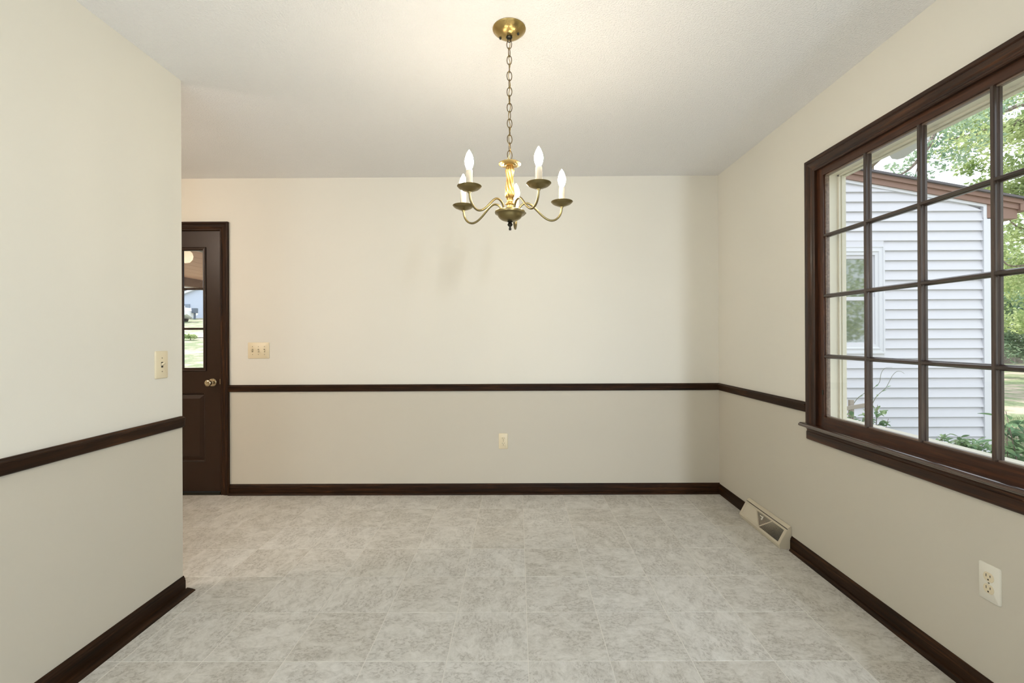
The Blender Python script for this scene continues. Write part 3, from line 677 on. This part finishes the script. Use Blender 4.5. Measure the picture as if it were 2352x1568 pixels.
# grey-white boxed eave end poking below the window head
er = MB()
pts = [(2.10, 2.72), (2.248, 2.80), (2.33, 2.875), (2.375, 2.888), (2.392, 2.86), (2.345, 2.70), (2.315, 2.60), (2.10, 2.60)]
er.loft([[(x, y, 2.300) for x, y in pts], [(x, y, 2.312) for x, y in [(p[0]+0.004, p[1]) for p in pts]], [(x, y, 2.60) for x, y in pts]])
tag(er.build('eave_return', M_soffit), 'grey-white boxed eave end just below the window head outside', 'eave')
tag(MB().box(XR+TH, XR+TH+0.02, YR, WY0-0.06, -0.4, ZC+0.1).box(XR+TH, XR+TH+0.02, WY1+0.0, YB+0.12, -0.4, ZC+0.1).box(XR+TH, XR+TH+0.02, WY0-0.06, WY1, -0.4, 0.70).box(XR+TH, XR+TH+0.02, WY0-0.06, WY1, 2.08, ZC+0.1).build('trim_5', M_siding), 'outside cladding of the right wall', kind='structure')

# ---- annex with white siding
AY = 6.0
ax = empty('annex', (5.0, AY, gz(5, 6))); tag(ax, 'white vinyl-sided annex with brown roof fascia seen through the window', 'building')
def apart(mb, name, m, smooth=False, parent=None):
    o = mb.build(name, m, ax, smooth); o.location = (-5.0, -AY, -gz(5, 6)); return o
def rake(x): return 3.208-(x-4.279)*0.1846   # underside of the fascia
core = MB(); core.loft([[(0.8, y, -0.42), (6.05, y, -0.42), (6.05, y, rake(6.05)-0.02), (0.8, y, rake(0.8)-0.02)] for y in (AY+0.03, AY+5)])
apart(core, 'wall', M_siding)
EXP = 0.1265; WX0, WX1, WZa, WZb = 3.60, 4.738, 0.966, 2.358
z = 0.779 - EXP*9
while z < 3.25:
    xr = 6.012
    zt = z+EXP
    xe = min(xr, 4.279+(3.208-0.012-zt)/0.1846)
    xeb = min(xr, 4.279+(3.208-0.012-z)/0.1846)
    segs = [(1.2, xe, xeb)]
    if z < WZb and zt > WZa: segs = [(1.2, WX0, WX0), (WX1, xe, xeb)]
    for a, b, bb in segs:
        if b <= a+0.02 and bb <= a+0.02: continue
        b = max(b, a+0.005)
        m = MB(); yb_ = AY-0.000; 
        m.loft([[(a, AY+0.012, zt), (a, AY-0.020, z), (a, AY+0.014, z)], [(b, AY+0.012, zt), (bb, AY-0.020, z), (bb, AY+0.014, z)]])
        apart(m, 'siding_board', M_siding)
    if z < WZb < zt: apart(MB().box(WX0, WX1, AY-0.014, AY+0.012, WZb, zt), 'siding_board', M_siding)
    if z < WZa < zt: apart(MB().box(WX0, WX1, AY-0.018, AY+0.012, z, WZa), 'siding_board', M_siding)
    z += EXP
apart(MB().box(6.012, 6.108, AY-0.030, AY+0.08, -0.42, 2.705), 'corner_board', M_wtrim)
q = MB(); q.loft([[(x, y, z_) for x, z_ in [(3.0, rake(3.0)), (6.055, rake(6.055)), (6.055, 2.70), (6.012, 2.70), (6.012, rake(6.012)-0.036), (3.0, rake(3.0)-0.036)]] for y in (AY-0.027, AY+0.02)])
apart(q, 'frieze_trim', M_wtrim)
def slab(x0, x1, lo, hi, y0, y1, name, m):
    q = MB(); q.loft([[(x0, y, rake(x0)+lo), (x1, y, rake(x1)+lo), (x1, y, rake(x1)+hi), (x0, y, rake(x0)+hi)] for y in (y0, y1)]); apart(q, name, m)
slab(2.4, 6.44, 0.0, 0.072, AY-0.050, AY-0.02, 'fascia_board', M_fascia)
slab(2.4, 6.47, 0.068, 0.128, AY-0.075, AY-0.02, 'fascia_board', M_fascia)
slab(2.4, 6.52, 0.124, 0.150, AY-0.11, AY+5.2, 'roof_slab', M_shingle)
slab(2.4, 6.44, -0.004, 0.12, AY-0.02, AY+5.0, 'soffit_core', M_fascia)
apart(MB().box(6.055, 6.44, AY-0.03, AY+0.10, 2.695, 2.90), 'eave_box', M_fascia)
apart(MB().box(6.44, 6.56, AY-0.07, AY+5.2, 2.79, 2.915), 'gutter', M_fascia)
apart(MB().box(6.545, 6.57, AY-0.085, AY+5.2, 2.895, 2.920), 'gutter_lip', M_fascia)
# annex window
q = MB(); frame(q, WX0, WX1, WZa, WZb, [(0, 0), (0, 0.030), (0.020, 0.030), (0.024, 0.022), (0.058, 0.022), (0.062, 0.032), (0.075, 0.032), (0.085, 0.020), (0.120, 0.020), (0.120, -0.03), (0, -0.03)], AY-0.005); apart(q, 'window_frame', M_wtrim)
def sashf(z0, z1, y):
    q = MB(); frame(q, WX0+0.12, WX1-0.12, z0, z1, [(0, 0), (0, 0.014), (0.045, 0.014), (0.052, 0.004), (0.052, 0)], y); apart(q, 'window_sash', M_siding)
    apart(MB().box(WX0+0.16, WX1-0.16, y-0.001, y+0.004, z0+0.04, z1-0.04), 'window_pane', M_outglass)
sashf(1.64, 2.24, AY+0.010); sashf(1.06, 1.70, AY-0.004)

# ---- leaves
def leaf_cloud(name, clumps, size, m, parent=None, seed=1, flat=0.6):
    rn = random.Random(seed); v = []; f = []
    for (cx_, cy_, cz_, r, n) in clumps:
        for _ in range(n):
            u = rn.gauss(0, 1), rn.gauss(0, 1), rn.gauss(0, 1); L_ = math.sqrt(sum(q*q for q in u)) or 1
            rr = r*rn.random()**0.45
            c_ = Vector((cx_+u[0]/L_*rr, cy_+u[1]/L_*rr, cz_+u[2]/L_*rr*flat))
            s = size*rn.uniform(0.6, 1.25)
            d = Vector((rn.gauss(0, 1), rn.gauss(0, 1), rn.gauss(0, 0.6))).normalized(); n_ = Vector((rn.gauss(0, 0.8), rn.gauss(0, 0.8), 1)).normalized(); sd = d.cross(n_).normalized()
            b = len(v)
            v += [c_-d*s*0.5, c_+sd*s*0.26, c_+d*s*0.5-n_*s*0.08, c_-sd*s*0.26]
            f.append((b, b+1, b+2, b+3))
    me = bpy.data.meshes.new(name); me.from_pydata([tuple(q) for q in v], [], f); me.materials.append(m)
    o = bpy.data.objects.new(name, me); COL.objects.link(o); o['kind'] = 'stuff'
    if parent: o.parent = parent; o.location = -parent.location
    return o
def tree(name, base, limbs, clumps, size, m, label, seed, cat='tree', group=None):
    t = empty(name, base); tag(t, label, cat, group)
    for i, (pts_, r0, r1) in enumerate(limbs):
        o = MB().tube(catmull(pts_, 4), lambda q, a=r0, b=r1: a+(b-a)*q, 8).build('trunk' if i == 0 else 'branch', M_bark, t, True); o.location = -t.location
    leaf_cloud('foliage', clumps, size, m, t, seed)
    return t
R_ = random.Random(3)
# the large tree right of the annex, boughs reaching left above the annex roof
cl = []
def many(c0, c1, n, r, cnt, jit):
    for i in range(n):
        q = (i+0.5)/n; cl.append((c0[0]+(c1[0]-c0[0])*q+R_.uniform(-jit, jit), c0[1]+(c1[1]-c0[1])*q+R_.uniform(-jit, jit), c0[2]+(c1[2]-c0[2])*q+R_.uniform(-jit, jit)*0.7, r*R_.uniform(0.7, 1.2), cnt))
many((10.1, 10.8, 5.6), (12.6, 11, 6.1), 9, 0.55, 260, 0.25)
many((10.2, 11.4, 6.3), (13.0, 11, 7.3), 9, 0.6, 260, 0.4)
many((11.0, 11.2, 5.2), (12.6, 10.6, 4.7), 6, 0.5, 260, 0.25)
many((10.7, 11.0, 4.75), (12.6, 11.0, 4.3), 6, 0.40, 220, 0.2)
many((11.9, 11.2, 4.2), (14.5, 11, 3.2), 8, 0.7, 330, 0.4)
many((12.2, 12.2, 3.4), (15.0, 12, 2.0), 9, 0.75, 360, 0.4)
many((13.5, 12, 6.5), (16, 13, 6.5), 8, 1.0, 300, 0.7)
tree('oak_tree', (14.6, 12.0, gz(14, 12)), [
    ([(14.6, 12.0, -0.5), (14.5, 12.0, 2.0), (14.4, 11.9, 4.2), (14.2, 11.8, 6.0), (14.0, 11.6, 8.0)], 0.26, 0.12),
    ([(14.3, 11.8, 5.4), (13.2, 11.3, 6.0), (12.04, 11.0, 6.23), (11.6, 11.0, 6.11), (10.99, 11.0, 5.98), (10.47, 11.0, 5.85), (10.06, 11.0, 5.88)], 0.13, 0.02),
    ([(14.2, 11.8, 6.2), (13.0, 11.3, 6.6), (12.04, 11.0, 6.65), (11.6, 11.0, 6.5), (10.99, 11.0, 6.43), (10.37, 11.0, 6.14)], 0.08, 0.012),
    ([(14.4, 11.9, 3.6), (13.3, 11.6, 3.9), (12.4, 11.4, 3.8), (11.9, 11.3, 4.1)], 0.05, 0.01),
    ([(14.4, 11.9, 2.6), (13.4, 11.6, 3.0), (12.4, 11.6, 2.9), (12.0, 11.5, 3.1)], 0.04, 0.01)], cl, 0.115, M_leaf_y, 'large tree to the right of the annex, its sunlit boughs reaching over the roof', 11)
# sprig of the nearer tree hanging over the annex roof
cl = [(6.98, 8.5, 4.15, 0.20, 55), (7.20, 8.5, 4.02, 0.22, 80), (6.86, 8.5, 4.29, 0.12, 26), (7.26, 8.5, 4.39, 0.16, 45), (7.33, 8.5, 3.92, 0.20, 70), (7.08, 8.5, 4.28, 0.12, 24), (7.45, 8.55, 4.5, 0.2, 60), (7.5, 8.5, 4.1, 0.2, 60), (7.7, 8.6, 4.7, 0.35, 150), (8.1, 8.7, 5.1, 0.5, 300), (8.7, 8.8, 5.4, 0.6, 400), (8.2, 8.7, 4.5, 0.35, 180), (8.9, 8.8, 4.9, 0.3, 120), (9.5, 9, 5.9, 0.7, 300)]
tree('oak_tree', (10.8, 14.5, gz(11, 14)), [
    ([(10.8, 14.5, -0.5), (10.7, 14.4, 2.0), (10.6, 14.0, 5.0), (10.4, 13.6, 8.5)], 0.22, 0.10),
    ([(10.5, 13.8, 6.2), (9.6, 11.5, 6.1), (8.6, 9.6, 5.5), (7.9, 8.8, 4.95), (7.45, 8.5, 4.5), (7.15, 8.5, 4.2), (6.9, 8.5, 4.1)], 0.08, 0.008),
    ([(7.55, 8.55, 4.6), (7.35, 8.5, 4.25), (7.28, 8.5, 3.95)], 0.012, 0.004)], cl, 0.085, M_leaf_g, 'darker tree whose leafy sprig hangs against the sky over the annex roof', 12)
# bushy growth further back on the right
def blob(cx_, cy_, cz_, rx, n, r, cnt, seed):
    rr = random.Random(seed); return [(cx_+rr.uniform(-rx, rx), cy_+rr.uniform(-rx, rx)*0.6, cz_+rr.uniform(-1, 1)*rx*0.6, r, cnt) for _ in range(n)]
tree('young_tree', (20.4, 17, -0.42), [([(20.4, 17, -0.5), (20.4, 17, 1.2), (20.0, 17, 3.4)], 0.11, 0.04)], blob(19.6, 17, 2.7, 2.4, 44, 0.8, 280, 5), 0.16, M_leaf_y, 'light green young tree beside the fence beyond the annex', 21)
tree('conifer', (26.2, 22.6, -0.42), [([(26.2, 22.6, -0.5), (26.2, 22.6, 3), (26.2, 22.6, 4.5)], 0.14, 0.04)], blob(24.6, 22.4, 1.55, 2.5, 54, 0.9, 300, 6), 0.19, M_leaf_g, 'blue-green conifer in front of the wire fence', 22)
tree('background_tree', (26.5, 35, -0.42), [([(26.5, 35, -0.5), (26.5, 35, 6)], 0.3, 0.15)], blob(29, 35, 5.5, 7, 56, 2.2, 280, 7), 0.42, M_leaf_y, 'broad pale tree far behind the wire fence', 23)
tree('background_tree', (46, 33, -0.42), [([(46, 33, -0.5), (46, 33, 6)], 0.3, 0.15)], blob(46, 33, 6.5, 6, 34, 2.4, 240, 8), 0.42, M_leaf_y, 'broad pale tree far off at the right edge of the window', 24)
tree('side_tree', (17, -10, -0.42), [([(17, -10, -0.5), (17, -10, 2), (17.2, -10, 5)], 0.2, 0.1)], blob(16, -10, 3.6, 4.2, 50, 1.2, 200, 9), 0.2, M_leaf_y, 'broad tree at the side of the yard, reflected in the annex window', 25)
tree('unseen_shade_tree', (9.5, 20, -0.42), [([(9.5, 20, -0.5), (9.5, 20, 3), (9.6, 19.8, 7)], 0.28, 0.14)], blob(9.6, 19.2, 8.0, 3.4, 46, 1.3, 160, 19), 0.24, M_leaf_y, 'tall unseen tree added behind the white-sided annex to shade the lawn', 26)  # hidden from the camera, added so its crown shades the lawn
# neighbour roof glimpsed through the trees
nr = MB(); nr.loft([[(x, y, z_) for x, z_ in [(29.0, 4.6), (33, 6.4), (41, 4.6)]] for y in (28.4, 40)])
sh = tag(nr.build('shed_roof', mat('blue_grey_roof', (0.30, 0.34, 0.40, 1), 0.8)), 'blue-grey roof half hidden by the trees beyond the fence', 'roof')
# wire fence
fe = empty('wire_fence', (26.8, 25, -0.42)); tag(fe, 'grey wire fence across the far end of the yard', 'fence')
def fp(mb, name, m):
    o = mb.build(name, m, fe); o.location = (-26.8, -25, 0.42); return o
M_gal = mat('weathered_galvanised', (0.30, 0.28, 0.25, 1), 0.7)
f0 = None
for i in range(8):
    x = 20.8+i*2.0; fp(MB().lathe([(0.0, -0.45), (0.035, -0.45), (0.035, 0.82), (0.0, 0.84)], (x, 25, 0), 8), 'post', M_gal)
fp(MB().bar((20.8, 25, 0.80), (34.8, 25, 0.80), 0.035, 0.035), 'top_rail', M_gal)
wm = MB()
for i in range(150):
    x = 20.8+i*0.09
    wm.bar((x, 25, -0.40), (x+1.18, 25, 0.78), 0.007, 0.007, (0, 1, 0)); wm.bar((x+1.18, 25.01, -0.40), (x, 25.01, 0.78), 0.007, 0.007, (0, 1, 0))
o = fp(wm, 'wire_mesh', M_gal); o['kind'] = 'stuff'
hd = MB().box(18, 40, 26.0, 26.12, -0.42, 0.75)
tag(hd.build('board_fence', mat('dark_fence_wood', lin((112, 98, 90)), 0.85)), 'dark low board fence behind the wire fence', 'fence')

# ---- shrubs: each leaf an object
lf = MB()
def leafmesh(L_, W_, cup=0.12):
    m = MB(); n = 6; vv = []
    for i in range(n+1):
        q = i/n; w_ = W_*math.sin(PI*min(1, q*0.92+0.04))**0.8; x = L_*q; zc_ = -cup*L_*q*q
        vv += [(x, -w_/2, zc_+w_*0.18), (x, 0, zc_), (x, w_/2, zc_+w_*0.18)]
    ff = []
    for i in range(n):
        a = i*3; ff += [(a, a+1, a+4, a+3), (a+1, a+2, a+5, a+4)]
    m.v = vv; m.f = ff; return m
def shrub(base, stems, label, L_, W_, m, per, seed, cat='shrub'):
    rn = random.Random(seed); t = empty('shrub', base); tag(t, label, cat); proto = None
    for pts_ in stems:
        P_ = catmull(pts_, 4)
        o = MB().tube(P_, lambda q: 0.006*(1-q)+0.002, 6).build('stem', M_bark, t, True); o.location = -t.location
        for j in range(per):
            q = 0.76+0.24*(j+rn.random())/per; pt = Vector(P_[min(len(P_)-1, int(q*(len(P_)-1)))])
            rot = (rn.uniform(-0.6, 0.6), rn.uniform(-0.9, 0.5), rn.uniform(0, 2*PI)); s = rn.uniform(0.65, 1.15)
            loc = pt-t.location+Vector((rn.uniform(-1, 1), rn.uniform(-1, 1), rn.uniform(-1, 1)))*L_*0.55
            if proto is None:
                proto = leafmesh(L_, W_).build('leaf', m, t, True); c_ = proto
                c_.location = loc; c_.rotation_euler = rot
            else: c_ = share(proto, 'leaf', t, loc, rot)
            c_.scale = (s, s, s)
    return t
rn = random.Random(9)
g1 = gz(3.2, 4.3)
def st3(b, tip): mid = tuple((p+q)/2+rn.uniform(-0.06, 0.06) for p, q in zip(b, tip)); return [b, mid, tip]
shrub((3.2, 4.3, g1), [st3((3.2, 4.3, g1), tp) for tp in [(3.10, 4.3, 0.52), (3.12, 4.35, 0.44), (3.17, 4.25, 0.44), (3.24, 4.3, 0.48), (3.34, 4.3, 0.56), (3.40, 4.25, 0.44), (3.42, 4.3, 0.32), (3.18, 4.2, 0.34), (3.30, 4.4, 0.30), (3.14, 4.2, 0.30), (3.07, 4.3, 0.40)]],
      'leafy green shrub outside the left end of the window, before the siding', 0.080, 0.034, M_leaf_d, 26, 31)
g2 = gz(5, 5.2)
shrub((5.0, 5.2, g2), [st3((5.0+rn.uniform(-0.2, 0.2), 5.2, g2), tp) for tp in [(4.74, 5.2, 0.05), (4.86, 5.15, 0.03), (4.93, 5.2, 0.06), (5.03, 5.2, 0.03), (5.13, 5.2, -0.03), (5.25, 5.2, -0.04), (5.35, 5.15, -0.06), (4.9, 5.1, -0.08), (5.05, 5.1, -0.06), (5.15, 5.05, -0.10), (5.3, 5.1, -0.10), (5.42, 5.1, -0.08), (5.5, 5.15, -0.12), (4.98, 5.15, 0.0), (5.1, 5.2, 0.01), (5.2, 5.2, -0.02)]],
      'low pale green shrub at the foot of the annex corner', 0.095, 0.036, M_leaf_d, 24, 32)
g3_ = gz(3.1, 2.9)
shrub((3.12, 2.9, g3_), [st3((3.12, 2.9, g3_), tp) for tp in [(3.05, 2.9, 0.73), (3.10, 2.92, 0.66), (3.06, 2.9, 0.58), (3.14, 2.88, 0.62), (3.22, 2.9, 0.70), (3.2, 2.86, 0.5), (3.05, 2.88, 0.46)]],
      'dark large-leaved shrub outside, seen through the nearest lower pane', 0.105, 0.048, M_leaf_b, 16, 33)
vn = empty('vine', (3.2, 4.4, g1)); tag(vn, 'thin bare vine tendrils curling in front of the white siding', 'vine')
for pts_ in ([(3.1, 4.4, 0.4), (3.21, 4.4, 0.584), (3.28, 4.4, 0.646), (3.396, 4.4, 0.716), (3.437, 4.4, 0.761), (3.45, 4.4, 0.831), (3.47, 4.4, 0.873), (3.504, 4.4, 0.897), (3.56, 4.4, 0.900)],
             [(3.28, 4.4, 0.38), (3.353, 4.4, 0.522), (3.403, 4.4, 0.617), (3.457, 4.4, 0.67), (3.498, 4.4, 0.707), (3.532, 4.4, 0.769), (3.561, 4.4, 0.823), (3.602, 4.4, 0.86), (3.643, 4.4, 0.859), (3.672, 4.4, 0.839)]):
    o = MB().tube(catmull(pts_, 4), lambda q: 0.0030-0.0018*q, 6).build('stem', mat('vine_stem', lin((120, 125, 100)), 0.8), vn, True); o.location = -vn.location
for p_ in ((3.395, 4.39, 0.72), (3.457, 4.39, 0.672), (3.41, 4.39, 0.625), (3.24, 4.39, 0.62), (3.50, 4.39, 0.71)):
    o = leafmesh(0.035, 0.014).build('leaf', M_leaf_d, vn, True); o.location = Vector(p_)-vn.location; o.rotation_euler = (0.3, -0.6, rn.uniform(0, 6))
sk = empty('trellis', (3.13, 4.3, g1)); tag(sk, 'grey wooden stake and crossbar standing in the shrub', 'trellis')
M_stake = mat('weathered_wood', lin((168, 158, 146)), 0.85)
o = MB().box(3.11, 3.145, 4.33, 4.36, g1, 0.60).build('stake', M_stake, sk); o.location = -sk.location
o = MB().bar((2.95, 4.32, 0.505), (3.30, 4.32, 0.565), 0.015, 0.035).build('crossbar', M_stake, sk); o.location = -sk.location
# stones in the grass
def stone(x, y, r, label):
    z = gz(x, y); m = MB(); rr = random.Random(int(x*100)); m.lathe([(0.0, -0.02), (r*0.8, -0.01), (r, r*0.25), (r*0.7, r*0.5), (0.0, r*0.6)], seg=10, mod=lambda t, z_: 0.15*math.sin(3*t+x))
    o = m.build('stone', mat('pale_stone', (0.75, 0.75, 0.73, 1), 0.8), None, True); o.location = (x, y, z); tag(o, label, 'stone')
stone(5.55, 5.6, 0.07, 'pale stone in the grass by the annex corner, half behind the low shrub')
stone(5.9, 5.25, 0.06, 'pale stone in the open grass right of the annex')
# grass blades near the window
rr = random.Random(4); v = []; f = []
for _ in range(26000):
    y = rr.uniform(2.6, 9); x = y*rr.uniform(0.70, 1.35)
    if y > 5.95 and x < 6.15: continue
    z = gz(x, y); h_ = rr.uniform(0.03, 0.11); a = rr.uniform(0, PI); wx, wy = 0.006*math.cos(a), 0.006*math.sin(a); b = len(v)
    v += [(x-wx, y-wy, z), (x+wx, y+wy, z), (x+rr.uniform(-0.04, 0.04), y+rr.uniform(-0.04, 0.04), z+h_)]; f.append((b, b+1, b+2))
me = bpy.data.meshes.new('grass'); me.from_pydata(v, [], f); me.materials.append(M_blade); gr = bpy.data.objects.new('grass', me); COL.objects.link(gr)
tag(gr, 'short grass growing outside the dining window', 'grass', kind='stuff')

# ---- seen through the door: carport, fan, neighbour, boat
cpo = empty('carport', (-4.5, 8, -0.16)); tag(cpo, 'carport with brown boarded ceiling outside the back door', 'carport')
def cpp(mb, name, m): o = mb.build(name, m, cpo); o.location = (4.5, -8, 0.16); return o
M_cc = mat('brown_porch_ceiling', lin((176, 140, 118)), 0.7)
i = 0
x = -6.68
while x < -0.6:
    cpp(MB().box(x, x+0.292, YB+0.13, 12.6, 2.430, 2.445), 'ceiling_board', M_cc); x += 0.30
cpp(MB().box(-6.80, -6.69, YB+0.13, 12.6, 2.262, 2.440), 'side_beam', mat('carport_beam', lin((120, 98, 84)), 0.7))
cpp(MB().box(-6.90, -6.80, YB+0.13, 12.7, 2.250, 2.290), 'beam_trim', M_wtrim)
cpp(MB().box(-6.95, -0.5, YB+0.13, 12.7, 2.46, 2.56), 'roof_deck', M_shingle)
for y in (5.0, 12.4): cpp(MB().box(-6.84, -6.72, y-0.06, y+0.06, -0.16, 2.262), 'post', M_wtrim)
tag(MB().box(-6.9, -0.6, YB+0.12, 12.8, -0.22, -0.05).build('carport_slab', M_concrete), 'concrete slab under the carport', kind='structure')
fan = empty('ceiling_fan', (-4.03, 5.60, 2.43)); tag(fan, 'ceiling fan with a lit cream globe under the carport, seen through the door glass', 'fan')
def fnp(mb, name, m, smooth=True): return mb.build(name, m, fan, smooth)
M_fan = mat('fan_bronze', (0.10, 0.085, 0.07, 1), 0.4, metal=0.6)
fnp(MB().lathe([(0.0, 0), (0.07, 0), (0.06, -0.03), (0.015, -0.04), (0.015, -0.07), (0.09, -0.08), (0.10, -0.12), (0.06, -0.16), (0.0, -0.16)], seg=24), 'motor', M_fan)
fnp(MB().lathe([(0.0, -0.155), (0.045, -0.16), (0.070, -0.185), (0.080, -0.225), (0.072, -0.265), (0.045, -0.300), (0.0, -0.312)], seg=28), 'globe', mat('lit_globe', (0.95, 0.88, 0.72, 1), 0.4, emit=(1.0, 0.80, 0.52, 1), emit_s=0.75))
for i in range(5):
    a = math.radians(14+72*i); d = Vector((math.cos(a), math.sin(a), 0)); s_ = Vector((-math.sin(a), math.cos(a), 0.2)).normalized(); u_ = d.cross(s_)
    q = MB(); q.obox(d*0.40+Vector((0, 0, -0.125)), d*0.27, s_*0.06, u_*0.004); q.obox(d*0.12+Vector((0, 0, -0.12)), d*0.04, s_*0.02, u_*0.006)
    fnp(q, 'fan_blade', M_fan, False)
# neighbour house on the rise
nh = empty('neighbour_house', (-43, 60, 3.6)); tag(nh, 'blue-grey gabled house on the rise beyond the lawn, through the door', 'building')
def nhp(mb, name, m): o = mb.build(name, m, nh); o.location = (43, -60, -3.6); return o
def nz(x): return 6.79+(x+43.5)*0.38
nhp(MB().loft([[(-46, y, 3.0), (-34, y, 3.0), (-34, y, nz(-38)-0.4), (-38, y, nz(-38)), (-46, y, nz(-46))] for y in (60, 72)]), 'wall', mat('blue_grey_siding', (0.50, 0.56, 0.68, 1), 0.7))
nhp(MB().loft([[(-46.5, y, nz(-46.5)), (-38, y, nz(-38)), (-38, y, nz(-38)+0.28), (-46.5, y, nz(-46.5)+0.28)] for y in (59.6, 60)]), 'rake_board', M_wtrim)
nhp(MB().loft([[(-46.5, y, nz(-46.5)+0.28), (-38, y, nz(-38)+0.28), (-38, y, nz(-38)+0.4), (-46.5, y, nz(-46.5)+0.4)] for y in (59.6, 72)]), 'roof', M_shingle)
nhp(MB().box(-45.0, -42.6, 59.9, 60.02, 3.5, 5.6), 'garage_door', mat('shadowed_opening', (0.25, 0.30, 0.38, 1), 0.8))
# boat on a trailer with outboard
by, bz = 52, 3.0
bt = empty('boat', (-37.6, by, bz)); tag(bt, 'white motorboat on a trailer parked before the blue-grey house', 'boat')
M_hull = mat('white_gelcoat', (0.85, 0.86, 0.88, 1), 0.2)
def btp(mb, name, m, smooth=False): o = mb.build(name, m, bt, smooth); return o
hull = MB(); sec = []
for x_, hw, kz, dz in ((-5.2, 0.08, 1.05, 1.55), (-4.4, 0.55, 0.75, 1.50), (-3.0, 0.95, 0.50, 1.42), (-1.2, 1.05, 0.42, 1.36), (0.7, 1.02, 0.42, 1.32), (0.95, 0.95, 0.50, 1.25)):
    sec.append([(x_, -hw, dz), (x_, -hw*0.92, kz+0.35), (x_, 0, kz), (x_, hw*0.92, kz+0.35), (x_, hw, dz)])
hull.loft(sec); btp(hull, 'hull', M_hull)
btp(MB().box(-3.6, 0.3, -0.7, 0.7, 1.36, 1.62).box(-3.3, -0.3, -0.55, 0.55, 1.62, 1.88), 'cockpit', M_hull)
btp(MB().box(-4.4, 0.72, -1.075, -1.055, 1.08, 1.18), 'hull_stripe', mat('navy_stripe', (0.12, 0.16, 0.26, 1), 0.4))
btp(MB().box(1.0, 1.45, -0.2, 0.2, 1.0, 1.55).box(1.12, 1.28, -0.08, 0.08, 0.3, 1.0), 'outboard_motor', mat('outboard_dark', (0.10, 0.13, 0.18, 1), 0.4))
btp(MB().bar((-5.4, 0, 0.42), (0.8, 0, 0.42), 0.12, 0.1).bar((-5.4, 0, 0.42), (-7.0, 0, 0.45), 0.1, 0.1), 'trailer_frame', M_gal)
for s in (-1, 1): btp(MB().lathe([(0.0, -0.1), (0.33, -0.1), (0.33, 0.1), (0.0, 0.1)], (-0.6, 0, 0), 20, 'y'), 'wheel', M_finial).location = (0, s*1.0, 0.33)
# far trees behind the neighbour
tree('background_tree', (-56, 82, 6), [([(-56, 82, 5), (-56, 82, 12)], 0.5, 0.3)], blob(-56, 82, 12.0, 8, 34, 3.0, 260, 15), 0.7, M_leaf_g, 'hazy green trees behind the blue-grey house', 41)
# small bush and drive edge on the lawn
bb = empty('small_bush', (-22.8, 32, gz(-22.8, 32))); tag(bb, 'small yellow-green bush on the sunlit lawn, through the door', 'bush')
leaf_cloud('foliage', [(-22.9, 32, gz(-22.8, 32)+0.30, 0.36, 260), (-22.5, 32, gz(-22.8, 32)+0.25, 0.3, 200)], 0.13, M_leaf_y, bb, 42)
o = MB().tube([(-22.7, 32, gz(-22.8, 32)-0.1), (-22.7, 32, gz(-22.8, 32)+0.3)], 0.03, 6).build('stem', M_bark, bb); o.location = -bb.location
ro = MB()
for i in range(20):
    x = -50+i*3
    ro.v += [(x, 33.5, gz(x, 33.5)+0.05), (x, 37.5, gz(x, 37.5)+0.05)]
ro.f = [(2*i, 2*i+2, 2*i+3, 2*i+1) for i in range(19)]
tag(ro.build('road', M_concrete), 'pale road crossing the lawn beyond the bush', 'road', kind='structure')
